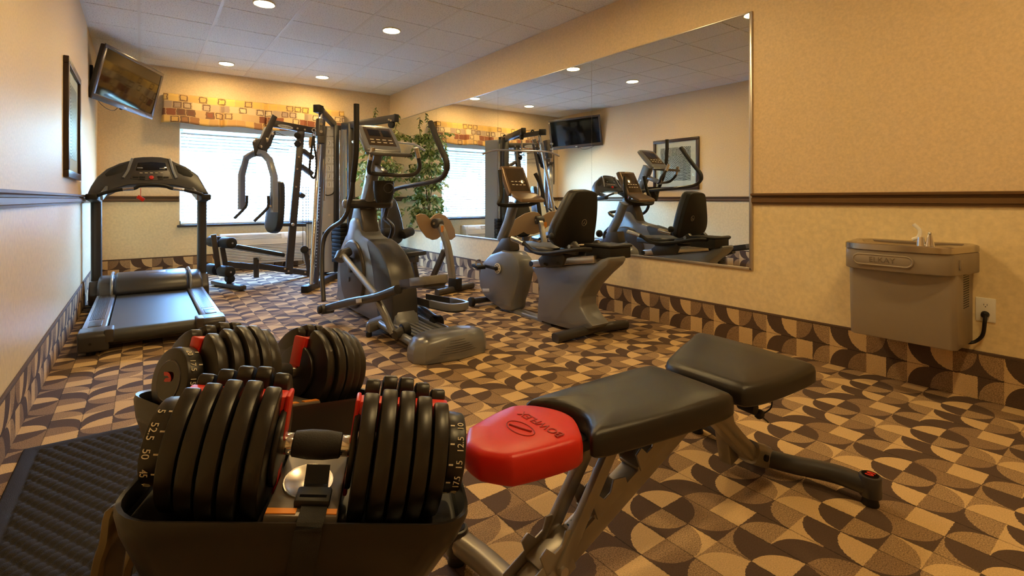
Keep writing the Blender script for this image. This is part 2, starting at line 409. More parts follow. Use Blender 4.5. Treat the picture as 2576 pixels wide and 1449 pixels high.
def printmat():
    m = bpy.data.materials.new('ripple_photo_print'); t, b, N, L = nodes(m)
    tc = N('ShaderNodeTexCoord'); mp = N('ShaderNodeMapping'); mp.inputs['Location'].default_value = (0, .12, -.62)
    L(tc.outputs['Object'], mp.inputs[0])
    w = N('ShaderNodeTexWave'); w.wave_type = 'RINGS'; w.rings_direction = 'SPHERICAL'; w.inputs['Scale'].default_value = 13; w.inputs['Distortion'].default_value = 2.6; w.inputs['Detail'].default_value = 3; w.inputs['Detail Scale'].default_value = 2.5
    L(mp.outputs[0], w.inputs[0])
    r = N('ShaderNodeValToRGB'); r.color_ramp.elements[0].color = lin((40,42,46)); r.color_ramp.elements[1].color = lin((196,196,194)); r.color_ramp.elements[0].position = .2; r.color_ramp.elements[1].position = .85
    L(w.outputs['Fac'], r.inputs[0]); L(r.outputs[0], b.inputs['Base Color']); b.inputs['Roughness'].default_value = .35; return m
M_print = printmat()
def leafmat():
    m = bpy.data.materials.new('variegated_ficus_leaf'); t, b, N, L = nodes(m)
    g = N('ShaderNodeNewGeometry'); r = N('ShaderNodeValToRGB'); e = r.color_ramp.elements
    e[0].color = lin((84,112,50)); e[1].color = lin((224,222,168)); x = e.new(.45); x.color = lin((134,154,76)); y = e.new(.75); y.color = lin((186,194,122))
    L(g.outputs['Random Per Island'], r.inputs[0]); L(r.outputs[0], b.inputs['Base Color']); b.inputs['Roughness'].default_value = .4
    tr = N('ShaderNodeBsdfTranslucent'); L(r.outputs[0], tr.inputs[0]); x = N('ShaderNodeMixShader'); x.inputs[0].default_value = .25
    L(b.outputs[0], x.inputs[1]); L(tr.outputs[0], x.inputs[2]); L(x.outputs[0], t.nodes['Material Output'].inputs[0]); return m
M_leaf = leafmat()
M_grass = mat('lawn', (72,86,50), .9, noise=.3, nscale=3)
M_fence = mat('cedar_fence', (118,88,74), .8, noise=.15, nscale=5)
M_tree = mat('tree_foliage', (50,66,44), .9, noise=.45, nscale=6, bump=1, bscale=5)

# ================================================================== SETTING
floor = struct('floor', MB().box((XL-.1, YF-.1, -.1), (XR+.1, YB+.1, 0)), M_carpet, 'brown patterned carpet of quarter circles covering the whole floor', 'floor')
# walls (lower part painted, upper part papered) -----------------------
def wall(name, lo, hi, label, hole=None):
    b1, b2 = MB(), MB(); zs = 1.01
    def add(z0, z1, mb):
        if hole and not (z1 <= hole[2] or z0 >= hole[3]):
            hx0, hx1, hz0, hz1 = hole
            mb.box((lo[0], lo[1], z0), (hx0, hi[1], z1)); mb.box((hx1, lo[1], z0), (hi[0], hi[1], z1))
            if z0 < hz0: mb.box((hx0, lo[1], z0), (hx1, hi[1], hz0))
            if z1 > hz1: mb.box((hx0, lo[1], hz1), (hx1, hi[1], z1))
        else: mb.box((lo[0], lo[1], z0), (hi[0], hi[1], z1))
    add(0, zs, b1); add(zs, HC+.15, b2)
    n1 = len(b1.v); mb = MB(); mb.add(b1.v, b1.f); nf = len(mb.f); mb.add(b2.v, b2.f)
    o = bpy.data.objects.new(name, None)
    me = bpy.data.meshes.new(name); me.from_pydata([tuple(p) for p in mb.v], [], mb.f); me.materials.append(M_wall_lo); me.materials.append(M_wall_up)
    for i, p in enumerate(me.polygons): p.material_index = 0 if i < nf else 1
    o = bpy.data.objects.new(name, me); COL.objects.link(o); o['kind'] = 'structure'; o['label'] = label; o['category'] = 'wall'
    return o
wall_left = wall('wall_left', (XL-.12, YF, 0), (XL, YB, HC), 'cream wall with the framed ripple picture and television')
wall_right = wall('wall_right', (XR, YF, 0), (XR+.12, YB, HC), 'yellow cream wall carrying the long mirror and the water cooler')
wall_back = wall('wall_back', (XL-.12, YB, 0), (XR+.12, YB+.14, HC), 'cream wall with the wide window and valance', (WX0, WX1, WZ0, WZ1))
wall_front = wall('wall_front', (XL-.12, YF-.12, 0), (XR+.12, YF, HC), 'plain cream wall opposite the window')
# ceiling: slab, tiles, bars
ceiling = struct('ceiling', MB().box((XL-.12, YF-.12, HC+.03), (XR+.12, YB+.14, HC+.15)), M_tbar, 'suspended ceiling of grey speckled square tiles with recessed lamps', 'ceiling')
xs = [XL]+[GRID0X+i*TILE for i in range(0, 6)]+[XR]
ys = [YF]+[GRID0Y+i*TILE for i in range(-9, 8)]+[YB]
tmesh = {}
for i in range(len(xs)-1):
    for j in range(len(ys)-1):
        a, b_, c, d = xs[i], xs[i+1], ys[j], ys[j+1]
        key = (round(b_-a, 3), round(d-c, 3))
        if key not in tmesh:
            hx, hy = (b_-a)/2-.006, (d-c)/2-.0035
            tmesh[key] = mesh_of(MB().box((-hx, -hy, 0), (hx, hy, .03)), 'ceiling_tile', .004, 1); tmesh[key].materials.append(M_ceil)
        o = bpy.data.objects.new('ceiling_tile', tmesh[key]); COL.objects.link(o); o.parent = ceiling; o.location = ((a+b_)/2, (c+d)/2, HC)
for x in xs[1:-1]:
    part('ceiling_bar', MB().box((x-.012, YF, HC-.003), (x+.012, YB, HC+.02)), M_tbar, ceiling)
for x0, x1 in ((XL, XL+.022), (XR-.022, XR)):
    part('edge_bar', MB().box((x0, YF, HC-.003), (x1, YB, HC+.02)), M_tbar, ceiling)
part('edge_bar', MB().box((XL, YB-.022, HC-.003), (XR, YB, HC+.02)), M_tbar, ceiling)
# carpet baseboards with bound top edge
def baseboard(name, lo, hi, m, label):
    o = struct(name, MB().box(lo, (hi[0], hi[1], .228)), m, label, 'baseboard')
    part('binding', MB().box((lo[0], lo[1], .228), (hi[0], hi[1], .243)), M_bind, o, .003)
    return o
baseboard('baseboard_left', (XL, YF, 0), (XL+.012, YB, .24), M_base_y, 'carpet strip along the foot of the picture wall')
baseboard('baseboard_right', (XR-.012, YF, 0), (XR, YB, .24), M_base_y, 'carpet strip along the foot of the mirror wall')
baseboard('baseboard_back', (XL+.012, YB-.012, 0), (XR-.012, YB, .24), M_base_x, 'carpet strip along the foot of the window wall')
# chair rails
def railprof(sgn, base, zc=1.01):
    p = [(0,-.038),(.012,-.038),(.014,-.026),(.024,-.022),(.026,.004),(.014,.008),(.016,.018),(.036,.024),(.038,.036),(0,.04)]
    return [(base+sgn*a, zc+z) for a, z in p]
def rail(name, axis, sgn, base, a, b_, label):
    pr = railprof(sgn, base)
    pts = [(V(q, a, z) if axis == 'y' else V(a, q, z)) for q, z in pr]
    return struct(name, MB().prism(pts, (0, b_-a, 0) if axis == 'y' else (b_-a, 0, 0)), M_rail, label, 'chair rail')
rail('trim_1', 'y', 1, XL, YF, YB, 'moulded brown chair rail below the framed picture')
rail('trim_2', 'y', -1, XR, YF, 1.76, 'moulded brown chair rail above the water cooler, ending at the mirror')
rail('trim_3', 'x', -1, YB, XL+.04, WX0-.005, 'short brown chair rail behind the treadmill, left of the blind')
rail('trim_4', 'x', -1, YB, WX1+.005, XR-.002, 'short brown chair rail behind the ficus, beside the blind')
# window
win = struct('window_1', MB().box((WX0, YB+.075, WZ0), (WX0+.05, YB+.13, WZ1)).box((WX1-.05, YB+.075, WZ0), (WX1, YB+.13, WZ1)).box((WX0, YB+.075, WZ0), (WX1, YB+.13, WZ0+.05)).box((WX0, YB+.075, WZ1-.05), (WX1, YB+.13, WZ1)).box((1.385, YB+.075, WZ0), (1.445, YB+.13, WZ1)), M_white, 'white framed sliding window with a middle mullion behind the blind', 'window')
part('pane', MB().box((WX0+.05, YB+.098, WZ0+.05), (1.385, YB+.104, WZ1-.05)), M_glass, win)
part('pane', MB().box((1.445, YB+.098, WZ0+.05), (WX1-.05, YB+.104, WZ1-.05)), M_glass, win)
part('window_sill', MB().box((WX0-.03, YB-.035, WZ0-.032), (WX1+.03, YB+.07, WZ0)), M_sill, win, .006)
# blind
bl = thing('venetian_blind', 'white horizontal slat blind drawn down over the wide window', 'blind', ((WX0+WX1)/2, YB+.035, WZ0))
part('head_rail', MB().box((WX0+.006, YB+.004, WZ1-.14), (WX1-.006, YB+.066, WZ1-.002)), M_slat, bl, .006)
sm = None; z = WZ0+.045
while z < WZ1-.15:
    if sm is None:
        ring = []
        for i in range(7):
            t = (i-3)/3; ring.append((.0235*t, .004*(1-t*t)))
        a = math.radians(47); pr = [(y*math.cos(a)-q*math.sin(a), y*math.sin(a)+q*math.cos(a)) for y, q in ring]+[(y*math.cos(a)-(q-.0025)*math.sin(a), y*math.sin(a)+(q-.0025)*math.cos(a)) for y, q in reversed(ring)]
        sm = mesh_of(MB().prism([V(-(WX1-WX0)/2+.012, y, q) for y, q in pr], (WX1-WX0-.024, 0, 0)), 'slat'); sm.materials.append(M_slat)
    o = bpy.data.objects.new('slat', sm); COL.objects.link(o); o.parent = bl; o.location = (0, 0, z-WZ0); z += .0445
part('bottom_rail', MB().box((WX0+.012, YB+.014, WZ0+.002), (WX1-.012, YB+.056, WZ0+.022)), M_slat, bl, .004)
for x in (.62, 1.18, 1.66, 2.22):
    part('ladder_cord', MB().tube([V(x, YB+.010, WZ0+.02), V(x, YB+.010, WZ1-.14)], .0013, 6), M_slat, bl)
part('tilt_wand', MB().tube([V(2.33, YB-.002, 1.2), V(2.33, YB+.0, WZ1-.12)], .004, 8), M_white, bl)
# valance -------------------------------------------------------------
def valance():
    x0, x1, z0, z1, yf = .235, 2.60, 2.005, 2.395, 7.79
    pleats = [.90, 1.46, 2.02]
    n, m = 240, 12; me = bpy.data.meshes.new('valance'); bm = bmesh.new(); uvl = bm.loops.layers.uv.new('UVMap')
    pts = []
    path = [(x0, YB-.004-(YB-.004-yf)*i/8) for i in range(8)]+[(x0+(x1-x0)*i/n, yf) for i in range(n+1)]+[(x1, yf+(YB-.004-yf)*(i+1)/8) for i in range(8)]
    L = 0; dist = [0]
    for a, b_ in zip(path, path[1:]): L += math.hypot(b_[0]-a[0], b_[1]-a[1]); dist.append(L)
    grid = []
    for j in range(m+1):
        t = j/m; row = []
        for i, (x, y) in enumerate(path):
            fl = .028*(1-t)**1.5
            yy = y; xx = x
            if abs(y-yf) < 1e-6:
                yy = y-fl-.006*math.sin(x*17)*(1-t)
                for p in pleats:
                    d = abs(x-p)
                    if d < .03: yy += (.045*(1-t)+.012)*(1-d/.03)
                    elif d < .09: yy -= .018*(1-t)*(1-(d-.03)/.06)
            else: xx = x+(-fl if x < 1 else fl)
            zz = z0+(z1-z0)*t-.012*(1-t)*math.sin(x*9+1)*(1 if abs(y-yf) < 1e-6 else 0)
            row.append(bm.verts.new((xx, yy, zz)))
        grid.append(row)
    for j in range(m):
        for i in range(len(path)-1):
            f = bm.faces.new((grid[j][i], grid[j][i+1], grid[j+1][i+1], grid[j+1][i]))
            for l, (a, b_) in zip(f.loops, ((i, j), (i+1, j), (i+1, j+1), (i, j+1))): l[uvl].uv = (dist[a], b_/m)
            f.smooth = True
    top = [bm.verts.new((x, y, z1+.001)) for x, y in ((x0, yf), (x1, yf), (x1, YB-.004), (x0, YB-.004))]
    bm.faces.new(top)
    bm.to_mesh(me); bm.free(); me.materials.append(M_val)
    o = bpy.data.objects.new('window_valance', me); COL.objects.link(o)
    md = o.modifiers.new('thickness', 'SOLIDIFY'); md.thickness = .006
    o['label'] = 'gold and rust patchwork fabric valance above the blind'; o['category'] = 'valance'
valance()
# mirror
my = [1.768+.013, 3.27, 4.78, 6.29, 7.80]; mz0, mz1 = .515, 2.31
mir = thing('wall_mirror', 'long frameless four panel wall mirror held in an aluminium channel', 'mirror', (XR-.01, 4.78, mz0))
for a, b_ in zip(my, my[1:]):
    part('mirror_panel', MB().box((XR-.007, a+.0012, mz0+.012), (XR-.001, b_-.0012, mz1-.008)), M_mirror, mir, smooth=False)
part('channel', MB().box((XR-.013, 1.768, mz0), (XR-.0005, 7.80, mz0+.02)), M_alu, mir, .003)
part('channel', MB().box((XR-.013, 1.760, mz0), (XR-.0005, 1.782, mz1)), M_alu, mir, .003)
part('channel', MB().box((XR-.011, 1.768, mz1-.010), (XR-.0005, 7.80, mz1)), M_alu, mir, .003)
# recessed lamps
for i, (x, y) in enumerate(LAMPS):
    where = ['above the window end of the room', 'over the middle of the room', 'over the free weights', 'by the plain end wall'][i//2]
    side = 'on the picture wall side' if i % 2 == 0 else 'on the mirror wall side'
    d = thing('recessed_lamp', f'round recessed ceiling lamp {where}, {side}', 'ceiling lamp', (x, y, HC-.012), 'recessed ceiling lamps')
    part('trim_ring', MB().ring((x, y, HC-.004), (0,0,1), .088, .009, 32), M_white, d)
    part('lens', MB().cyl((x, y, HC-.010), (x, y, HC-.001), .080, 32), M_lamp, d)
# outside
o = struct('ground_outside', MB().box((-25, YB+.3, -.35), (30, 45, -.25)), M_grass, 'lawn outside the window', 'lawn')
fe = thing('wooden_fence', 'cedar board fence standing outside beyond the blind', 'fence', (1.5, 12.6, -.26))
bm_ = mesh_of(MB().box((-.072, -.012, 0), (.072, .012, 1.78)), 'board', .005, 1); bm_.materials.append(M_fence)
for i in range(92):
    q = bpy.data.objects.new('board', bm_); COL.objects.link(q); q.parent = fe; q.location = ((i-40)*.15, random.uniform(-.004, .004), .05+random.uniform(-.015, .015))
for z in (.4, 1.5): part('fence_rail', MB().box((-5, 12.62, z-.3), (9.5, 12.66, z-.2)), M_fence, fe)
for k, (x, y, h, r) in enumerate([(-4.5,18,4.2,1.8),(-.4,22,3.6,1.6),(2.6,17.5,3.0,1.2),(7.5,19,2.6,1.2)]):
    lab = ['tall rounded green tree beyond the fence, farthest along behind the treadmill', 'broad green tree beyond the fence, seen through the blind', 'smaller green tree close behind the fence', 'low green tree beyond the fence that shows in the mirror'][k]
    tr = thing('garden_tree', lab, 'tree', (x, y, -.26), 'trees beyond the fence')
    part('trunk', MB().cyl((x, y, -.26), (x, y, h*.6), .14, 12, .08), M_bark, tr)
    mb = MB()
    for _ in range(26):
        a, e, q = random.random()*6.28, random.uniform(-.6, 1), random.uniform(.3, .9)*r
        mb.ball((x+q*math.cos(a), y+q*math.sin(a), h*.65+e*r*.8), random.uniform(.35, .6)*r*.8, 8, 6)
    part('crown', mb, M_tree, tr)

# ================================================================== PICTURE, TV, AIR CONDITIONER
pc = thing('framed_picture', 'dark framed black and white picture of water ripples on the cream wall', 'picture', (XL+.02, 5.03, 1.165))
y0, y1, z0, z1 = 4.60, 5.475, 1.165, 2.02
fw = .052
part('frame', MB().box((XL+.001, y0, z0), (XL+.032, y1, z0+fw)).box((XL+.001, y0, z1-fw), (XL+.032, y1, z1)).box((XL+.001, y0, z0+fw), (XL+.032, y0+fw, z1-fw)).box((XL+.001, y1-fw, z0+fw), (XL+.032, y1, z1-fw)), M_wood, pc, .004)
part('mat_board', MB().box((XL+.004, y0+fw, z0+fw), (XL+.012, y1-fw, z1-fw)), M_matw, pc)
part('print', MB().box((XL+.0122, y0+fw+.10, z0+fw+.10), (XL+.0135, y1-fw-.09, z1-fw-.09)), M_print, pc)
part('glazing', MB().box((XL+.016, y0+fw, z0+fw), (XL+.018, y1-fw, z1-fw)), M_glass, pc)

def tv():
    yw, ti, ro, w, h = 1.02472866, .21111958, -.05844864, 1.04688632, .59530574
    r = V(math.cos(yw), math.sin(yw), 0); f = V(math.sin(yw), -math.cos(yw), 0); up = V(0,0,1)
    u = up*math.cos(ti)+f*math.sin(ti); n = f*math.cos(ti)-up*math.sin(ti)
    r2 = r*math.cos(ro)+u*math.sin(ro); u2 = -r*math.sin(ro)+u*math.cos(ro)
    C = V(-.09363841, 7.07913243, 2.31800497)
    t = thing('wall_television', 'black flat screen television tilted forward on a wall arm in the corner', 'television', C-n*.06)
    part('cabinet', MB().obox(C-n*.035, r2*w/2*.985, u2*h/2*.985, n*.028), M_dgrey, t, .012)
    part('rear_housing', MB().obox(C-n*.075, r2*w*.36, u2*h*.34, n*.022), M_black, t, .02)
    bz = MB()
    e = .038
    bz.obox(C-n*.006+u2*(h/2-e/2), r2*w/2, u2*e/2, n*.008).obox(C-n*.006-u2*(h/2-e*.8), r2*w/2, u2*e*.8, n*.008)
    bz.obox(C-n*.006+r2*(w/2-e/2), r2*e/2, u2*(h/2-e), n*.008).obox(C-n*.006-r2*(w/2-e/2), r2*e/2, u2*(h/2-e), n*.008)
    part('bezel', bz, M_bez, t, .004)
    part('screen', MB().obox(C-n*.008+u2*.012, r2*(w/2-e), u2*(h/2-e*1.2), n*.004), M_gloss, t, label='dark glossy screen')
    part('logo_plate', MB().obox(C+n*.003-u2*(h/2-e*.7), r2*.02, u2*.006, n*.001), M_lblu, t)
    wl = V(XL, 6.93, 2.31)
    part('wall_bracket', MB().box((XL, 6.83, 2.18), (XL+.025, 7.03, 2.44)), M_black, t, .004)
    b0 = C-n*.095
    part('bracket_arm', MB().beam(wl+V(.02,0,.04), b0+V(0,0,.04), .03, .03).beam(wl+V(.02,0,-.05), b0+V(0,0,-.05), .03, .03), M_black, t, .004)
    part('vesa_plate', MB().obox(C-n*.101, r2*.12, u2*.11, n*.004), M_black, t)
    a = C-u2*(h/2-.01)-n*.05
    part('cable', MB().tube(cm([a-r2*.36, a-r2*.30-V(0,0,.035), a-r2*.2-V(0,0,.06), a-r2*.1-V(0,0,.05), a-r2*.03+V(0,0,.005)]), .003, 6), M_black, t)
    part('sensor_box', MB().obox(a-r2*.03-u2*.012+n*.03, r2*.012, u2*.008, n*.01), M_black, t, .002)
tv()

ac = thing('wall_air_conditioner', 'ivory wall air conditioner with louvred front below the window', 'air conditioner', (1.47, YB-.11, .09))
ax0, ax1, az0, az1, ayf = .88, 2.02, .09, .52, YB-.20
pr = [(YB-.001, az0), (ayf, az0), (ayf, az1-.10), (ayf+.06, az1), (YB-.001, az1)]
part('cabinet', MB().prism([V(ax0, y, z) for y, z in pr], (ax1-ax0, 0, 0)), M_ac, ac, .012)
part('front_recess', MB().box((ax0+.05, ayf-.003, az0+.03), (ax1-.05, ayf+.002, az1-.16)), M_acd, ac, .001)
for i in range(11):
    z = az0+.04+i*.0225
    part('louvre', MB().prism([V(ax0+.05, ayf-.003, z), V(ax0+.05, ayf-.010, z+.003), V(ax0+.05, ayf-.010, z+.010), V(ax0+.05, ayf-.003, z+.015)], (ax1-ax0-.10, 0, 0)), M_ac, ac)
s_ = V(0, .06, .10).normalized(); nrm = V(0, -.10, .06).normalized()
part('outlet_grille', MB().obox(V((ax0+ax1)/2-.14, ayf+.03, az1-.05)+nrm*.001, V(.36,0,0), s_*.034, nrm*.002), M_acd, ac)
for i in range(6):
    p = V((ax0+ax1)/2-.14, ayf+.03, az1-.05)+s_*(-.03+i*.012)+nrm*.004
    part('vane', MB().obox(p, V(.36,0,0), s_*.003, nrm*.003), M_ac, ac)
part('control_door', MB().obox(V(ax1-.19, ayf+.03, az1-.05)+nrm*.002, V(.12,0,0), s_*.04, nrm*.003), M_ac, ac, .003)
part('power_cord', MB().tube(cm([V(1.98, YB-.06, .12), V(2.02, YB-.1, .03), V(1.9, YB-.2, .012), V(2.05, YB-.32, .012), V(2.2, YB-.2, .012), V(2.12, YB-.05, .06), V(2.12, YB-.015, .16)]), .006, 8), M_white, ac)

# ================================================================== TREADMILL
def treadmill():
    t = thing('treadmill', 'charcoal treadmill with blue grey running belt and red stop button', 'treadmill', (.085, 5.15, 0))
    cx = .085; x0, x1 = cx-.405, cx+.405
    part('base_frame', MB().box((x0+.03, 4.2, .035), (x1-.03, 6.1, .10)), M_dgrey, t, .01)
    belt = MB(); r = .046
    pr = [(5.8, .146), (4.20, .146)]+[(4.185-r*math.sin(a), .10+r*math.cos(a)) for a in [i*math.pi/8 for i in range(0, 9)]]+[(4.3, .054), (5.8, .054)]
    part('running_belt', belt.prism([V(cx-.262, y, z) for y, z in pr], (.524, 0, 0)), M_belt, t)
    for s in (-1, 1):
        xa, xb = sorted((cx+s*.405, cx+s*.272))
        sr = part('side_rail', MB().box((xa, 4.19, .085), (xb, 5.75, .158)), M_sil, t, .012)
        for k in range(9):
            xk = xa+.028+k*(xb-xa-.056)/8
            part('grip_rib', MB().box((xk-.003, 4.50, .157), (xk+.003, 5.60, .161)), M_dgrey, sr)
        part('foot_pad', MB().box((xa+.03, 4.26, .156), (xb-.03, 4.44, .162)), M_dgrey, sr, .004)
        xc, xd = sorted((cx+s*.415, cx+s*.255))
        ec = part('end_cap', MB().prism([V(xc, 4.09, .03), V(xc, 4.085, .13), V(xc, 4.11, .155), V(xc, 4.24, .162), V(xc, 4.24, .03)], (xd-xc, 0, 0)), M_dgrey, t, .012)
        part('screw', MB().cyl((cx+s*.35, 4.083, .085), (cx+s*.35, 4.09, .085), .008, 10), M_black, ec)
        part('belt_guide', MB().box((cx+s*.255-.025, 4.085, .08), (cx+s*.255+.025, 4.22, .165)), M_grey, t, .01)
        part('foot', MB().cyl((cx+s*.35, 4.16, 0), (cx+s*.35, 4.16, .04), .025, 14), M_black, t)
        part('foot', MB().cyl((cx+s*.35, 6.05, 0), (cx+s*.35, 6.05, .04), .03, 14), M_black, t)
        px = cx+s*.43
        part('upright_post', MB().oval([V(px, 6.07, .04), V(px, 6.05, .5), V(px, 6.03, 1.0)], .043, .052, (0,-1,0), 18, 3), M_dgrey, t)
        part('post_foot', MB().prism([V(px-.05, 5.86, .03), V(px-.05, 5.86, .13), V(px-.05, 5.98, .24), V(px-.05, 6.14, .24), V(px-.05, 6.2, .03)], (.10, 0, 0)), M_grey, t, .015)
    hood = [(5.60,.12),(5.61,.18),(5.66,.245),(5.76,.285),(5.92,.295),(6.10,.27),(6.2,.2),(6.22,.04),(5.62,.04)]
    part('motor_hood', MB().prism([V(x0+.0, y, z) for y, z in hood], (x1-x0, 0, 0)), M_grey, t, .03, 3)
    hb = [(5.565,.15),(5.575,.2),(5.63,.262),(5.74,.305),(5.92,.315),(6.08,.29),(6.1,.2),(6.1,.16)]
    hd = part('hood_cover', MB().prism([V(cx-.285, y, z) for y, z in hb], (.57, 0, 0)), M_dgrey, t, .03, 3)
    for s in (-1, 1):
        part('silver_trim', MB().tube(cm([V(cx+s*.30, y-.004, z+.002) for y, z in hb[:6]]), .011, 8), M_sil, hd)
    part('badge', MB().obox(V(cx+.03, 5.80, .311), V(.075,0,0), V(0,.03,.006), V(0,0,.003)), M_sil, hd, .003)
    # console on a tilted plane
    p0, n0 = (cx, 5.90, 1.05), (0, -1, .45)
    pp = lambda x, y, d=0: PP(x, y, (cx, 5.90-d, 1.05+d*.45*0), n0)
    nv = V(n0).normalized()
    out = [(219,488),(228,468),(244,444),(268,424),(300,410),(326,403),(338,396),(360,394),(382,393.5),(404,394.5),(424,398),(436,405),(470,420),(498,440),(512,464),(526,488),(500,484),(478,476),(440,466),(400,462),(360,462),(320,465),(290,474),(262,488),(240,491)]
    cb = part('console', MB().prism([pp(*q) for q in out], -nv*.10), M_dgrey, t, .014, 3)
    part('display_panel', MB().prism([pp(x, y, .006) for x, y in [(346,407),(382,405),(417,408),(426,430),(434,450),(400,454),(365,454),(327,449),(336,430)]], -nv*.012), M_grey, cb, .003)
    part('screen', MB().prism([pp(x, y, .012) for x, y in [(347,409),(382,407),(416,410),(421,428),(342,428)]], -nv*.012), M_gloss, cb, .002)
    for s_, pts in ((-1, [(333,399),(327,414),(321,430),(310,447)]), (1, [(427,400),(431,414),(436,430),(444,448)])):
        part('silver_trim', MB().tube(cm([pp(x, y, .010) for x, y in pts]), .012, 8), M_sil, cb)
    for pts in ([(263,438),(276,426),(298,416),(317,411),(316,424),(307,433),(286,440),(267,444)], [(440,414),(454,418),(474,428),(487,440),(481,446),(462,442),(447,434)]):
        part('cup_tray', MB().prism([pp(x, y, .004) for x, y in pts], -nv*.02), M_black, cb, .006)
    for (x, y, m_, rr) in [(381,447,M_redp,.020)]:
        c = pp(x, y, .014); part('stop_button', MB().cyl(c-nv*.01, c+nv*.012, rr, 20), m_, cb, .004, label='round red stop button')
    for (x, y) in [(341,445),(358,444),(358,449),(403,444),(404,449),(418,446)]:
        c = pp(x, y, .014); part('button', MB().obox(c, V(.022,0,0), V(0,.45,1).normalized()*.007, nv*.004), M_ink, cb, .002)
    for (x, y) in [(352,422),(408,424)]:
        c = pp(x, y, .018); part('dial_mark', MB().obox(c, V(.022,0,0), V(0,.45,1).normalized()*.006, nv*.001), M_sil, cb, .002)
    for k in range(5):
        c = pp(355+k*13, 435, .012); part('print_mark', MB().obox(c, V(.012,0,0), V(0,.45,1).normalized()*.003, nv*.001), M_num, cb)
    # handlebar
    hp = [PY(x, y, 5.72) for x, y in [(248,490),(275,482),(305,477),(338,474),(352,467),(384,465),(416,468),(432,474),(465,478),(492,484),(510,490)]]
    hbar = part('handlebar', MB().tube(cm(hp), .016, 12), M_black, t)
    for a, b_ in ((2, 3), (7, 8)): part('pulse_grip', MB().tube([hp[a].lerp(hp[b_], .1)+V(0,-.004,.002), hp[a].lerp(hp[b_], .95)+V(0,-.004,.002)], .017, 12), M_chrome, hbar)
    for s, c in ((-1, (229,495)), (1, (519,495))):
        q = PY(c[0], c[1], 5.70)
        part('arm_rest', MB().beam(V(q.x, 5.70, q.z), V(cx+s*.43, 6.06, 1.0), .085, .055), M_black, t, .012)
        part('bracket', MB().beam(V(q.x-s*.07, 5.74, 1.03), V(q.x-s*.10, 5.95, 1.10), .02, .07), M_sil, t, .004)
    k = PY(354, 499, 5.70)
    part('key_cord', MB().tube([V(k.x, 5.70, k.z), V(k.x, 5.71, 1.11)], .0025, 6), M_redp, t)
    part('safety_key', MB().obox(k, V(.026,0,-.018), V(.010,0,.014), V(0,.008,0)), M_redp, t, .004, label='red safety key tag hanging on a cord')
treadmill()

# ------------------------------------------------------------------ cushions
def closed(pts, k=5):
    pts = [V(p) for p in pts]; n = len(pts); out = []
    for i in range(n):
        a, b, c, d = pts[i-1], pts[i], pts[(i+1) % n], pts[(i+2) % n]
        for j in range(k):
            t = j/k
            out.append(.5*((2*b)+(c-a)*t+(2*a-5*b+4*c-d)*t*t+(3*b-a-3*c+d)*t**3))
    return out
def cushion(pts, vec, k=4, ctr=None, prof=((.96,0),(1,.12),(1,.6),(.985,.82),(.95,.95),(.86,1.03),(.5,1.07))):
    o = closed(pts, k) if k else [V(p) for p in pts]; c = sum(o, Vector())/len(o) if ctr is None else V(ctr); vec = V(vec)
    return MB().loft([[c+(p-c)*s+vec*h for p in o] for s, h in prof])
def rrect(c, a, b, k=.25):
    """rounded rectangle control points around c with half vectors a, b"""
    c, a, b = V(c), V(a), V(b); e = 1-k
    return [c+a*x+b*y for x, y in ((1,e),(e,1),(-e,1),(-1,e),(-1,-e),(-e,-1),(e,-1),(1,-e))]

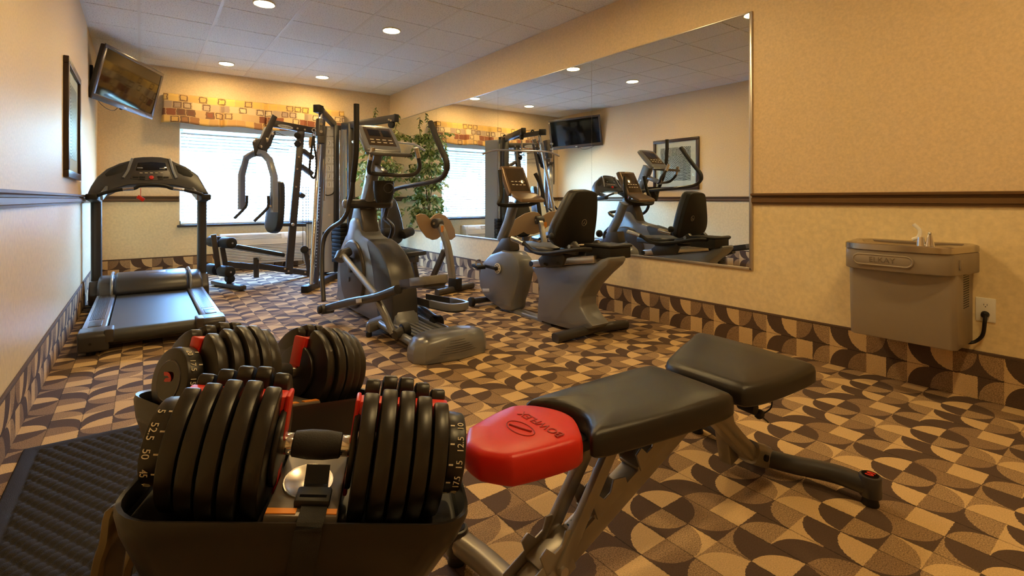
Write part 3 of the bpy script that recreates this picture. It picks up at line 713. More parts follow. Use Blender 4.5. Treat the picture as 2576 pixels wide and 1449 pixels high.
# ================================================================== MULTI GYM
def gym():
    A = V(.9404,.3402,0); Nn = V(.3402,-.9404,0); P0 = V(.80,6.37,0)
    G = lambda x, y, off=0: PP(x, y, P0+Nn*off, Nn)
    g = thing('multi_gym', 'grey corner multi station weight gym with press arms and leg press', 'exercise machine', (1.9, 6.3, 0))
    P = lambda n, mb, m=M_grey, bv=.004, par=None, label=None: part(n, mb, m, par or g, bv, label=label)
    beam = lambda p, q, w=.06, h=.06: MB().beam(p, q, w, h)
    # --- press station
    P('front_foot', beam(V(.69,6.68,.033), V(.91,6.06,.033), .075, .05), M_grey, .012)
    fc = P0+A*.01
    P('foot_pulley', MB().cyl(fc+Nn*.05+V(0,0,.105), fc-Nn*.02+V(0,0,.105), .045, 18), M_black)
    P('foot_stem', beam(fc+V(0,0,.05), fc+V(0,0,.24), .05, .05))
    P('leg_lever', beam(G(537,590,.03), G(549,676,.03), .02, .055))
    P('lever_post', beam(G(559,622), G(568,672), .05, .05))
    for nm, c in (('upper_roller', (556,609)), ('lower_roller', (552,680))):
        q = G(*c)
        P('roller_bar', MB().cyl(q-Nn*.24, q+Nn*.24, .012, 10), M_screw, 0)
        for s in (-1, 1):
            ro = P('foam_roller', MB().cyl(q+Nn*s*.045, q+Nn*s*.235, .062, 20), M_foam, .012)
            P('end_cap', MB().cyl(q+Nn*s*.236, q+Nn*s*.242, .05, 18), M_black, .002, ro); P('cap_bolt', MB().cyl(q+Nn*s*.242, q+Nn*s*.25, .010, 8), M_screw, 0, ro)
    sl, sr = G(574,621), G(696,643); d = (sr-sl).normalized(); up = V(0,0,1)-d*d.z; up.normalize()
    P('seat', cushion(rrect((sl+sr)/2-up*.01, (sr-sl)/2, Nn*.17, .2), up*.05), M_vinyl, 0)
    P('seat_post', beam(G(644,648), G(644.5,698), .055, .055), M_grey)
    P('seat_knob', MB().cyl(G(650,650,.02), G(655,651,.08), .018, 14), M_screw)
    P('lower_beam', beam(G(570,665), G(644,672), .05, .07)); P('lower_beam', beam(G(644,668), G(790,690), .05, .07))
    P('main_upright', beam(G(726,690), G(757,330), .06, .085), M_grey, .006)
    for px in ((726,682),(717,676),(738,566),(745,470),(748,425),(752,395),(754,358),(768,685)): P('bolt', MB().cyl(G(*px), G(px[0], px[1], .045), .012, 10), M_screw, 0)
    bt, bb = G(702,458), G(687,586); bd = (bt-bb); bc = (bt+bb)/2; bn = bd.cross(Nn).normalized()
    if bn.x > 0: bn = -bn
    bo = [bb+bd*t+Nn*w for t, w in ((0,.05),(.06,.12),(.2,.15),(.5,.14),(.85,.10),(1,.06),(1,-.06),(.85,-.10),(.5,-.14),(.2,-.15),(.06,-.12),(0,-.05))]
    P('backrest', cushion([p-bn*.03 for p in bo], bn*.075), M_vinyl, 0)
    P('backrest_slide', beam(G(700,565), G(769,566), .04, .04)); P('slide_knob', MB().cyl(G(737,565,.03), G(737,565,.085), .02, 14), M_screw)
    P('top_beam', beam(G(686,311), G(795,330), .055, .085), M_grey, .006)
    bp = G(718.5,319,.032); tb = (G(795,330)-G(686,311)).normalized()
    ov = [bp+tb*.105*math.cos(a)+V(0,0,1)*.024*math.sin(a) for a in [i*2*math.pi/24 for i in range(24)]]
    pb = P('oval_badge', MB().prism(ov, -Nn*.004), M_lblu, 0)
    text('badge_lettering', 'VISION FITNESS', .022, frame(bp+Nn*.001, tb, V(0,0,1)), M_ink, pb)
    for px in ((748.6,323),(767,326)): P('bolt', MB().cyl(G(*px), G(px[0], px[1], .04), .012, 10), M_screw, 0)
    for s in (-1, 1): P('arm_carrier', beam(G(691,291,s*.05), G(655,373,s*.05), .02, .07), M_grey)
    P('carrier_block', beam(G(676,322), G(662,356), .09, .07), M_shroud)
    cp = [(634,358),(643,350),(655,350),(668,345),(681,338),(692,330),(693,338),(687,348),(681,366),(672,378),(671,385),(655,394),(640,392),(638,375)]
    for s in (-1, 1): P('cam_plate', MB().prism([G(x, y, s*.035) for x, y in cp], Nn*.008), M_dgrey, .002)
    for px, r in (((670,352),.028), ((656,369),.02), ((640,355),.014), ((645,350),.014), ((686,337),.016)): P('pivot_bolt', MB().cyl(G(*px), G(px[0], px[1], .06), r, 14), M_screw)
    for s in (-1, 1):
        top = G(650,384, s*.05)
        if s < 0: pts = [top, G(636,387,-.10), G(619,397,-.19), G(608,440,-.25), G(607.6,527,-.25)]
        else: pts = [top, G(663,387,.10), G(678,403,.19), G(689.5,444,.25), G(690,534,.25)]
        P('press_arm', MB().oval(pts, .033, .033, Nn, 12, 6), M_sil, 0)
        hp = [G(621,492,-.22), G(620,515,-.22), G(612,527,-.22), G(590,549,-.22)] if s < 0 else [G(675,493,.22), G(675,518,.22), G(666,531,.22), G(640,556,.22)]
        P('press_handle', MB().tube(cm(hp, 5), .016, 10), M_foam, 0); P('handle_stem', beam(hp[1], pts[-1]+V(0,0,.07), .02, .02), M_screw, 0)
    for a_, b_ in (((668,330),(748,352)), ((690,330),(746,354)), ((680,356),(744,371)), ((674,371),(744,380)), ((757,352),(790,346))):
        P('cable', MB().tube([G(*a_), G(*b_)], .003, 6), M_black, 0)
    for q in ((748,341),(748,362)): P('pulley', MB().cyl(G(*q, -.03), G(*q, .03), .04, 18), M_black)
    for q in (((760,378),(785,397)), ((757,418),(783,437)), ((752,488),(762,494))):
        P('pulley_arm', MB().oval([G(*q[0]), G(*q[1])], .03, .05, Nn, 12, 3), M_grey, 0)
    P('low_pulley', MB().cyl(G(766,628,-.03), G(766,628,.03), .05, 18), M_black); P('pulley_bracket', beam(G(768,632), G(778,690), .03, .05))
    for x_ in (762, 770, 776): P('cable', MB().tube([G(x_, 470), G(x_, 660)], .003, 6), M_black, 0)
    # --- weight tower
    sn = V(-.48,-.877,0); sd = V(.877,-.48,0); sc_ = V(2.075,6.72,0); wT = .165
    so = [sc_+sd*a+sn*b for a, b in ((-wT,.0),(-wT,.10),(-.13,.135),(-.05,.15),(.05,.15),(.13,.135),(wT,.10),(wT,0),(wT,-.12),(-wT,-.12))]
    sh = P('weight_shroud', MB().prism([p+V(0,0,.05) for p in so], (0,0,1.92)), M_shroud, .006)
    f0 = sc_+sn*.1515
    for r in range(6):
        for c in range(3):
            q = f0+sd*(c-1)*.058+V(0,0,1.74-r*.108)
            st = P('exercise_picture', MB().obox(q, sd*.024, V(0,0,.040), sn*.001), M_lblu, 0, sh)
            random.seed(r*3+c)
            pts = [q+sn*.002+sd*random.uniform(-.012,.012)+V(0,0,z) for z in (-.026,-.008,.010,.026)]
            P('figure', MB().tube(pts, .0026, 5), M_ink, 0, st)
    text('chart_heading', 'VISION  FITNESS', .02, frame(f0+V(0,0,1.83)+sn*.001, sd, V(0,0,1)), M_ink, sh)
    for z in (1.93, .80): P('screw_cap', MB().cyl(f0+V(0,0,z), f0+V(0,0,z)+sn*.006, .014, 12), M_screw, 0, sh)
    for s in (-.06, .05): P('accessory_hook', MB().obox(f0+sd*s+V(0,0,.52)+sn*.012, sd*.022, V(0,0,.06), sn*.012), M_black, .006)
    P('hose', MB().tube(cm([f0-sd*.09+V(0,0,1.13)+sn*.02, f0-sd*.03+V(0,0,1.06)+sn*.04, f0+sd*.05+V(0,0,1.08)+sn*.03, f0+sd*.08+V(0,0,1.16)]), .008, 8), M_black, 0)
    # --- cable mast
    mbs, mt = V(1.525,5.67,.05), PD(806,284,5.9)
    P('mast_foot', beam(V(1.46,5.60,.035), V(2.02,6.36,.035), .07, .07), M_grey, .006); P('foot_end', MB().obox(V(1.452,5.588,.036), V(.03,.036,0), V(.03,-.025,0), V(0,0,.036)), M_black, .004)
    P('rear_foot', beam(V(1.98,6.30,.035), V(2.45,6.12,.035), .06, .06)); P('tower_beam', beam(G(788,689), V(2.2,6.85,.07), .06, .07))
    P('mast_rod', MB().cyl(mbs, mt, .024, 18), M_chrome, 0)
    off = V(.07,.06,0)
    P('mast_rail', beam(mbs+off, mt+off-V(0,0,.15), .05, .03), M_grey)
    for i in range(26): 
        q = (mbs+off).lerp(mt+off, .1+i*.018); P('rail_hole', MB().cyl(q-V(.02,.024,0), q-V(.0215,.0258,0), .006, 8), M_lblu, 0)
    th = V(2.08,6.62,1.99)
    P('mast_arm', beam(mt+V(-.03,-.04,.03), th, .06, .07), M_grey, .006); P('arm_cap', MB().obox(mt+V(-.035,-.045,.035), V(.045,.05,0)*.8, V(.03,-.027,0), V(0,0,.045)), M_black, .006)
    P('arm_cable', MB().tube([mt+V(.03,.05,.09), th+V(-.03,-.05,.07)], .003, 6), M_black, 0)
    for q in (mt+V(.06,.09,.05), th+V(-.05,-.08,.04)): P('arm_pulley', MB().ring(q, V(.9,-.5,0), .022, .012, 14, 6), M_black, 0)
    cq = PD(807,321,5.75); cl = PD(806,362,5.72)
    P('carriage', beam(cq+V(0,0,.02), cl, .07, .08), M_grey, .01); P('carriage_sleeve', MB().oval([PD(807,302,5.77), PD(805,330,5.74), PD(806,342,5.74)], .05, .055, V(.58,.81,0), 14, 2.4), M_grey, 0)
    for q in ((808,312),(808,331)): P('bolt', MB().cyl(PD(*q, 5.70), PD(*q, 5.66), .016, 12), M_screw, 0)
    P('snap_hook', MB().ring(PD(790,328,5.68), V(.58,.81,.2), .022, .005, 16, 6).ring(PD(789,340,5.68), V(.7,.6,.2), .018, .005, 16, 6), M_chrome, 0)
    st = [PD(x, y, 5.66) for x, y in ((789,342),(784,375),(779,420),(783,443),(792,446),(796,420),(795,395),(791,370),(790,343))]
    P('strap_handle', MB().sweep(cm(st, 5), [(-.012,-.003),(.012,-.003),(.012,.003),(-.012,.003)], V(.58,.81,0)), M_black, 0)
    P('grip_roll', MB().oval([PD(783,345,5.7), PD(781,360,5.7), PD(783,372,5.7)], .022, .03, V(.58,.81,0), 12, 2), M_tan, 0)
    P('curl_bar', MB().cyl(PD(818,412,5.9), PD(815,505,5.9), .014, 12), M_brush, 0)
    # --- second station
    B = V(-.3402,.9404,0); N2 = V(.9404,.3402,0); P2 = V(2.77,4.65,0)
    K = lambda x, y, off=0: PP(x, y, P2+N2*off, N2)
    c2 = V(2.19,6.30,0)
    P('second_upright', beam(c2+V(0,0,.05), c2+V(0,0,1.98), .07, .09), M_dgrey, .006); P('second_upright', beam(c2+B*.28+V(0,0,.05), c2+B*.28+V(0,0,1.98), .07, .09), M_dgrey, .006)
    for i in range(10): P('weight_plate', MB().obox(c2+B*.14+V(0,0,.22+i*.05), B*.09, N2*.12, V(0,0,.022)), M_black, .004)
    P('guide_rod', MB().cyl(c2+B*.14+N2*.06+V(0,0,.1), c2+B*.14+N2*.06+V(0,0,1.9), .01, 10).cyl(c2+B*.14-N2*.06+V(0,0,.1), c2+B*.14-N2*.06+V(0,0,1.9), .01, 10), M_chrome, 0)
    le, li = K(997,297), K(910,318)
    P('lat_beam', beam(le, li.lerp(c2+B*.2+V(0,0,1.96), .9), .06, .085), M_grey, .006); P('beam_cap', MB().obox(le, B*.012, N2*.034, V(0,0,.046)), M_black, .006)
    lb = le+(li-le)*.25+N2*-.034
    for px in ((978,301),(983,303)): P('bolt', MB().cyl(K(*px), K(px[0], px[1], -.04), .012, 10), M_screw, 0)
    lp = K(985,313); P('lat_pulley', MB().cyl(lp-N2*.02, lp+N2*.02, .045, 18), M_black); P('lat_link', MB().cyl(lp-V(0,0,.05), lp-V(0,0,.20), .012, 8), M_chrome, 0)
    lc = lp-V(0,0,.205)
    lat = [lc-N2*.58-V(0,0,.06), lc-N2*.38, lc, lc+N2*.38, lc+N2*.58-V(0,0,.06)]
    P('lat_bar', MB().tube(cm(lat, 4), .014, 12), M_chrome, 0)
    bk = [(968,505),(985,498),(1001,520),(1016,560),(1017,580),(1009,612),(996,618),(988,612),(975,570)]
    b2t, b2b = K(978,500), K(990,614); b2 = b2t-b2b
    bo = [b2b+b2*t+N2*w for t, w in ((0,.05),(.08,.12),(.25,.15),(.55,.14),(.85,.10),(1,.06),(1,-.06),(.85,-.10),(.55,-.14),(.25,-.15),(.08,-.12),(0,-.05))]
    P('second_backrest', cushion([p+B*.03 for p in bo], -B*.08), M_vinyl, 0)
    sq = K(1024,636); P('second_seat', cushion(rrect(sq+B*.05-V(0,0,.03), B*.21, N2*.17, .25), V(0,0,.055)), M_vinyl, 0)
    P('seat_beam', beam(sq-B*.16-V(0,0,.065), c2+V(0,0,sq.z-.065), .06, .07)); P('seat_leg', beam(sq-B*.10-V(0,0,.09), V(sq.x+.09, sq.y-.10, .01), .06, .05)); 
    for s in (-1, 1):
        q = K(1000,588)+N2*s*.16; ro = P('thigh_roller', MB().cyl(q-N2*.08+V(0,0,-.02*s), q+N2*.08+V(0,0,.02), .055, 18), M_foam, .014)
    P('floor_beam', beam(V(P2.x, P2.y, .03)+B*.06, c2+V(0,0,.03), .06, .05))
    # --- leg press
    ar = [K(1098,562), K(1110,575), K(1119,598), K(1129,635), K(1139,708)]
    P('press_lever', MB().oval(cm(ar, 4), .036, .03, N2, 12, 6), M_bsil, 0); P('lever_strut', beam(K(1118,630), K(1089,697), .045, .055), M_grey)
    q = K(1100,562); P('press_pivot', MB().cyl(q-N2*.05, q+N2*.05, .055, 20), M_dgrey); P('pivot_bolt', MB().cyl(q-N2*.06, q+N2*.06, .014, 10), M_screw, 0)
    P('warning_sticker', MB().obox(K(1115,578)+V(-.03,-.032,.012), N2*.02, V(0,0,.035), B*.002), mat('orange_sticker', (222,140,50), .5), 0)
    fp = [(1048,543),(1058,538),(1072,540),(1084,552),(1094,541),(1106,537),(1120,542),(1134,556),(1144,578),(1146,596),(1136,604),(1121,603),(1110,594),(1100,602),(1088,604),(1074,598),(1060,580),(1050,560)]
    fpl = V(2.66,4.98,0); fn = (-B+V(0,0,-.25)).normalized()
    P('foot_plate', MB().prism([PP(x, y, K(1100,562)+B*.06, fn) for x, y in fp], -fn*.018), M_tan, .004, label='tan two lobed foot plate of the leg press')
    P('press_base', MB().obox(V(2.77,4.66,.09), N2*.05, B*.06, V(0,0,.06)), M_black, .01); P('base_tube', MB().oval([V(2.50,4.575,.035), V(2.77,4.655,.035), V(3.04,4.735,.035)], .035, .033, V(0,0,1), 14, 2.5), M_grey, 0)
    P('base_pulley', MB().cyl(K(1113,706,-.02), K(1113,706,.02), .05, 18), M_dgrey); P('pulley_bolt', MB().cyl(K(1113,706,-.03), K(1113,706,-.02), .012, 8), M_screw, 0)
gym()

# ================================================================== FICUS
def ficus():
    bx, by = 3.02, 7.38
    t = thing('ficus_tree', 'tall variegated ficus in a wicker pot in the corner beside the mirror', 'plant', (bx, by, 0))
    part('pot', MB().cyl((bx, by, 0), (bx, by, .30), .14, 24, .18), M_pot, t, .01); part('soil', MB().cyl((bx, by, .30), (bx, by, .306), .16, 24), M_soil, t)
    rnd = random.Random(5); tips = []
    for k in range(4):
        a = k*1.57+.4; p = [V(bx+.03*math.cos(a), by+.03*math.sin(a), .3)]
        for i in range(1, 8):
            p.append(V(bx+(.03+.02*i)*math.cos(a+i*.5)*.8, by+(.03+.02*i)*math.sin(a+i*.5)*.8, .3+i*.25))
        part('stem', MB().tube(cm(p, 3), .013, 7, [1-.7*i/(len(cm(p, 3))-1) for i in range(len(cm(p, 3)))]), M_bark, t)
        tips += p[2:]
    br = MB(); lf = MB()
    for k in range(190):
        s = rnd.choice(tips); a = rnd.uniform(0, 6.28); e = rnd.uniform(-.35, .7); L = rnd.uniform(.16, .40)
        d = V(math.cos(a)*math.cos(e), math.sin(a)*math.cos(e), math.sin(e)); pts = [s]
        for i in range(5):
            d = (d+V(0,0,-.16)).normalized(); q = pts[-1]+d*L/5
            q.x = min(q.x, XR-.05); q.y = min(q.y, YB-.05); pts.append(q)
        br.tube(pts, .003, 5)
        for i in range(1, 6):
            for j in range(3):
                c = pts[i]+V(rnd.gauss(0,.015), rnd.gauss(0,.015), rnd.gauss(0,.012)); aa = rnd.uniform(0, 6.28); l = rnd.uniform(.06, .095); w = l*.25
                ld = V(math.cos(aa)*.7, math.sin(aa)*.7, -rnd.uniform(.3, 1.0)).normalized(); sdv = ld.cross(V(rnd.gauss(0,1), rnd.gauss(0,1), 1)).normalized(); nn = sdv.cross(ld)
                c.x = min(c.x, XR-.09); c.y = min(c.y, YB-.09)
                vs = [c, c+ld*l*.35+sdv*w+nn*.004, c+ld*l*.7+sdv*w*.8+nn*.004, c+ld*l, c+ld*l*.7-sdv*w*.8+nn*.004, c+ld*l*.35-sdv*w+nn*.004, c+ld*l*.5-nn*.003]
                lf.add(vs, [(0,1,6),(1,2,6),(2,3,6),(3,4,6),(4,5,6),(5,0,6)])
    for a_, pts in enumerate([[V(bx-.05, by, 1.9), V(bx-.08, by+.05, 2.2), V(bx-.02, by+.08, 2.45)], [V(bx+.1, by-.1, 1.8), V(bx+.2, by-.15, 2.1), V(bx+.22, by-.2, 2.32)]]):
        part('stem', MB().tube(cm(pts, 4), .005, 6), M_bark, t)
        for q in cm(pts, 6)[4:]:
            for j in range(3):
                aa = rnd.uniform(0, 6.28); l = rnd.uniform(.06, .09); ld = V(math.cos(aa)*.7, math.sin(aa)*.7, -.6).normalized(); sdv = ld.cross(V(0,.3,1)).normalized(); w = l*.22
                lf.add([q, q+ld*l*.4+sdv*w, q+ld*l, q+ld*l*.4-sdv*w], [(0,1,2,3)])
    part('twigs', br, M_bark, t)
    f = part('foliage', lf, M_leaf, t, smooth=False); f['kind'] = 'stuff'
ficus()

# ================================================================== ELLIPTICAL
def c4(x, y): return 760+x/2.07, 240+y/2.07
def c5(x, y): return 940+x/2.195, 240+y/2.195
def elliptical():
    cx = 1.615
    t = thing('elliptical_trainer', 'silver grey elliptical trainer with long swing arms and foot pedals', 'elliptical trainer', (cx, 3.7, 0))
    P = lambda n, mb, m=M_sil, bv=.006, par=None, label=None: part(n, mb, m, par or t, bv, label=label)
    E4 = lambda x, y, X: PX(*c4(x, y), X)
    # drive housing
    out = [(4.70,.03),(4.76,.16),(4.76,.34),(4.69,.52),(4.57,.64),(4.47,.72),(4.40,.83),(4.24,.84),(4.12,.72),(3.95,.68),(3.75,.63),(3.58,.52),(3.48,.36),(3.45,.18),(3.47,.03)]
    hs = P('drive_housing', MB().prism([V(cx-.10, y, z) for y, z in closed_yz(out)], (.20, 0, 0)), M_sil, .035)
    rear = [(3.98,.67),(3.75,.632),(3.575,.525),(3.47,.365),(3.438,.18),(3.455,.03),(3.70,.03),(3.78,.2),(3.86,.45)]
    P('rear_cover', MB().prism([V(cx-.106, y, z) for y, z in closed_yz(rear, 3)], (.212, 0, 0)), M_dgrey, .03, hs)
    for s in (-1, 1):
        xa = cx+s*.102
        P('round_cover', MB().cyl((xa, 4.30, .35), (xa+s*.022, 4.30, .35), .305, 48, .29), M_grey, .008, hs)
        P('cover_cap', MB().cyl((xa+s*.02, 4.34, .30), (xa+s*.028, 4.34, .30), .022, 16), M_dgrey, .003, hs)
        P('crank_disc', MB().cyl((xa+s*.02, 4.26, .42), (xa+s*.05, 4.26, .42), .05, 20), M_dgrey, .004)
    neck = [(4.47,.70),(4.43,.84),(4.36,.96),(4.22,.96),(4.16,.84),(4.12,.70)]
    P('neck_boot', MB().prism([V(cx-.075, y, z) for y, z in neck], (.15, 0, 0)), M_grey, .02, hs)
    P('mast', MB().oval([V(cx, 4.32, .85), V(cx, 4.16, 1.12), V(cx, 4.02, 1.42)], .045, .065, (0,-1,.4), 16, 4), M_sil, 0)
    # swing arm axle
    P('pivot_axle', MB().cyl((cx-.20, 4.20, .968), (cx+.20, 4.20, .968), .040, 24), M_dgrey, .006)
    for s in (-1, 1): P('axle_cap', MB().ball((cx+s*.20, 4.20, .968), (.028,.042,.042), 16, 8), M_sil, 0)
    L = [E4(283,45,1.40), E4(283,150,1.40), E4(281,300,1.405), E4(268,420,1.41), E4(255,520,1.42), E4(242,565,1.425), E4(235,610,1.42), E4(205,655,1.40), E4(150,692,1.38), E4(118,735,1.345), E4(106,800,1.32), E4(104,930,1.28), E4(112,1070,1.25)]
    R = [E4(668,140,1.81), E4(695,210,1.81), E4(725,280,1.81), E4(752,345,1.81), E4(748,400,1.81), E4(712,438,1.81), E4(620,460,1.80), E4(500,482,1.80), V(1.80,4.13,1.06), V(1.80,4.20,.968), V(1.82,4.31,.86), E4(430,640,1.87), E4(470,680,1.89), E4(468,720,1.90), E4(445,800,1.92), V(1.95,4.32,.35), V(1.97,4.25,.16)]
    for pts, nm in ((L, 'l'), (R, 'r')):
        q = cm(pts, 4); a = P('swing_arm', MB().tube(q, .0195, 12), M_dgrey, 0)
        n = int(len(q)*(.30 if nm == 'l' else .26)); P('foam_grip', MB().tube(q[:n], .0225, 12), M_foam, 0, a)
    # pedal arms with pedals
    def pedal(x, y0, z0, y1, z1, s):
        """tray from front (y0,z0) to rear (y1,z1)"""
        f, r = V(x, y0, z0), V(x, y1, z1); d = (r-f); u = V(0, -d.z, d.y).normalized(); u = u if u.z > 0 else -u; d.normalize(); L_ = (r-f).length; wx = V(1,0,0)
        po = P('pedal', MB().loft([[f+d*(L_*a)+wx*b for a, b in sh] for sh in [[(0,-.06),(0,.06),(.55,.085),(.9,.075),(1,.04),(1,-.04),(.9,-.075),(.55,-.085)]]*1]+[[f+d*(L_*a)+wx*b*1.0+u*.022 for a, b in [(0,-.06),(0,.06),(.55,.085),(.9,.075),(1,.04),(1,-.04),(.9,-.075),(.55,-.085)]]]), M_dgrey, .006)
        sh = [(0,-.062),(.55,-.088),(.9,-.078),(1.0,-.04),(1.0,.04),(.9,.078),(.55,.088),(0,.062)]
        rim = [f+d*(L_*a)+wx*b+u*.035 for a, b in sh]
        P('pedal_rim', MB().sweep(cm(rim, 4), [(-.006,-.02),(.006,-.02),(.006,.028),(-.006,.028)], u), M_dgrey, 0, po)
        P('heel_cap', MB().sweep(cm([f+d*(L_*a)+wx*b+u*.045 for a, b in sh[1:-1]], 4), [(-.010,-.030),(.010,-.030),(.012,.020),(-.012,.020)], u), M_sil, .002, po)
        for k in range(6): P('tread_rib', MB().obox(f+d*L_*.5+wx*(-.045+k*.018)+u*.024, d*L_*.38, wx*.004, u*.004), M_black, 0, po)
    a0, a1, a2 = E4(130,1108,1.255), E4(390,1050,1.33), E4(500,1010,1.37)
    P('pedal_arm', MB().oval(cm([a0, a0.lerp(a1, .5)+V(0,0,.008), a1, a2], 5), .032, .030, (0,0,1), 14, 3), M_dgrey, 0)
    P('oval_badge', MB().obox(E4(295,1070,1.27), V(.001,0,0), V(0,.055,-.012), V(0,.004,.014)), M_lblu, .002)
    P('joint_knuckle', MB().cyl(a0+V(.05,0,-.005), a0-V(.05,0,.005), .042, 18), M_dgrey, .006); P('joint_cap', MB().cyl(a0-V(.05,0,.005), a0-V(.075,0,.005), .034, 18), M_black, .008)
    pedal(1.44, a2.y-.02, a2.z-.0, 2.62, .49, -1)
    b0 = V(1.97, 4.20, .12)
    P('pedal_arm', MB().oval(cm([b0, V(1.93,3.95,.125), E4(500,1075,1.84), E4(600,1105,1.82), E4(690,1165,1.80)], 5), .030, .030, (0,0,1), 14, 3), M_sil, 0)
    P('joint_knuckle', MB().cyl(b0-V(.05,0,0), b0+V(.05,0,0), .042, 18), M_dgrey, .006)
    pedal(1.82, 3.62, .175, 2.98, .215, 1)
    # crank links and rollers
    k0 = V(1.40, 4.24, .535)
    P('crank_boot', MB().oval([k0+V(.06,.03,.02), k0+V(0,0,0), k0+V(-.035,-.02,-.045)], .05, .06, (0,1,0), 16, 2.6, [.8, 1, .8]), M_dgrey, 0)
    P('crank_pin', MB().cyl(V(1.40,4.26,.52), V(1.52,4.26,.46), .02, 14), M_black)
    m1 = E4(385,1040,1.34); ro = V(1.43, 3.16, .105)
    P('link_tube', MB().cyl(k0, m1, .024, 16), M_sil, 0); P('link_tube', MB().tube(cm([m1+V(0,-.02,-.03), E4(435,1150,1.365), E4(475,1240,1.39)], 6), .026, 14), M_sil, 0)
    P('roller_fork', MB().cyl(E4(480,1250,1.385), ro+V(.04,0,0), .035, 16), M_dgrey, .006); P('track_roller', MB().cyl(ro+V(.02,0,0), ro+V(.075,0,0), .048, 22), M_black, .006)
    r2 = V(1.79, 3.30, .085)
    P('roller_fork', MB().cyl(E4(690,1165,1.80), r2, .032, 16), M_dgrey, .006); P('track_roller', MB().cyl(r2-V(.03,0,0), r2+V(.05,0,0), .048, 22), M_black, .006)
    # track
    for s in (-1, 1):
        P('track_rail', MB().cyl((cx+s*.165, 3.60, .075), (cx+s*.165, 2.86, .065), .028, 16), M_sil, 0)
    for k in range(6): P('track_slat', MB().box((cx-.10+k*.04-.013, 2.84, .05), (cx-.10+k*.04+.013, 3.62, .085)), M_sil, .006)
    P('track_base', MB().box((cx-.13, 2.84, .02), (cx+.13, 3.66, .05)), M_grey, .006)
    cs = [(-.285,3.52),(-.22,3.62),(-.1,3.70),(.1,3.70),(.22,3.62),(.285,3.52),(.27,3.47),(.15,3.54),(-.15,3.54),(-.27,3.47)]
    P('middle_stabilizer', MB().prism([V(cx+a, y, .03) for a, y in cs], (0,0,.075)), M_sil, .02); P('cover_disc', MB().cyl((cx-.02, 3.60, .10), (cx-.02, 3.60, .118), .085, 28), M_shroud, .004)
    for s in (-1, 1): P('levelling_foot', MB().cyl((cx+s*.26, 3.51, 0), (cx+s*.26, 3.51, .035), .022, 14), M_black)
    rb = [(-.265,2.86),(-.27,2.76),(-.22,2.70),(0,2.665),(.22,2.70),(.27,2.76),(.265,2.86),(.18,2.93),(-.18,2.93)]
    cb = V(cx, 2.80, 0)
    rings = [[cb+(V(cx+a, y, 0)-cb)*s+V(0,0,z) for a, y in rb] for s, z in ((.98,.004),(1,.03),(.99,.075),(.94,.115),(.84,.145),(.55,.162))]
    rc = P('rear_end_cover', MB().loft(rings), M_sil, 0)
    for k in range(6):
        z = .045+k*.014; s_ = 1.002 if k < 3 else .985-.03*(k-3)
        P('grip_groove', MB().tube([cb+(V(cx+a*(1-.06*k), y, 0)-cb)*s_+V(0,0,z+.008*math.cos(a*6)) for a, y in ((-.16,2.695),(-.08,2.678),(0,2.668),(.08,2.678),(.16,2.695))], .003, 6), M_dgrey, 0, rc)
    # console
    tl, bl = V(cx, 4.06, 1.635), V(cx, 3.83, 1.40); u = (tl-bl).normalized(); n = V(-0,-u.z,u.y); n = n if n.y < 0 else -n
    ck = P('console', cushion(rrect((tl+bl)/2-n*.04, V(.155,0,0), (tl-bl)/2, .3), n*.045), M_sil, 0)
    P('console_screen', MB().obox((tl+bl)/2+n*.008+u*.01, V(.118,0,0), u*.115, n*.002), M_lens, .001, ck)
    P('display', MB().obox((tl+bl)/2+n*.011+u*.055-V(.04,0,0), V(.05,0,0), u*.04, n*.001), M_gloss, 0, ck); P('display', MB().obox((tl+bl)/2+n*.011+u*.05+V(.068,0,0), V(.035,0,0), u*.04, n*.001), M_gloss, 0, ck)
    for r_ in range(2):
        for k in range(4): P('button', MB().obox((tl+bl)/2+n*.011+u*(-.035-.035*r_)+V(-.08+k*.053,0,0), V(.016,0,0), u*.004, n*.0015), M_num, 0, ck)
    P('reading_shelf', cushion(rrect(V(cx, 3.75, 1.355), V(.175,0,0), V(0,.085,.01), .3), V(0,0,.03)), M_dgrey, 0)
    fb = [V(cx-.155,3.70,1.41), V(cx-.165,3.73,1.31), V(cx-.15,3.80,1.235), V(cx-.09,3.84,1.215), V(cx+.12,3.78,1.205), V(cx+.20,3.70,1.215), V(cx+.225,3.66,1.27), V(cx+.195,3.62,1.34), V(cx+.165,3.60,1.42)]
    fbar = P('fixed_handlebar', MB().tube(cm(fb, 5), .0165, 12), M_dgrey, 0)
    for a, b_ in ((0, 1), (8, 7)): P('pulse_grip', MB().tube([fb[a], fb[a].lerp(fb[b_], .95)], .020, 12), M_chrome, 0, fbar)
    P('handlebar_clamp', MB().beam(V(cx,3.83,1.215), V(cx,4.08,1.30), .05, .05), M_sil)
    cup = V(cx+.03, 3.93, 1.08)
    P('bottle_holder', MB().loft([[cup+V(.085*s*math.cos(a), .07*s*math.sin(a), z) for a in [i*math.pi/10 for i in range(20)]] for s, z in ((.7,-.10),(.9,-.06),(1,0),(1.02,.08),(.9,.08),(.85,0))], True), M_black, 0)
    P('holder_ring', MB().ring(cup+V(.01,-.072,.02), V(0,1,.2), .04, .005, 20, 6), M_dgrey, 0)
    for s in (-1, 1):
        for k in range(3): P('bolt', MB().cyl((cx+s*.045, 4.06-.02*k+.03*k*2, 1.30-.05*k), (cx+s*.049, 4.06-.02*k+.03*k*2, 1.30-.05*k), .010, 10), M_screw, 0)
def closed_yz(pts, k=3):
    return [(p.x, p.y) for p in closed([V(a, b, 0) for a, b in pts], k)]
elliptical()

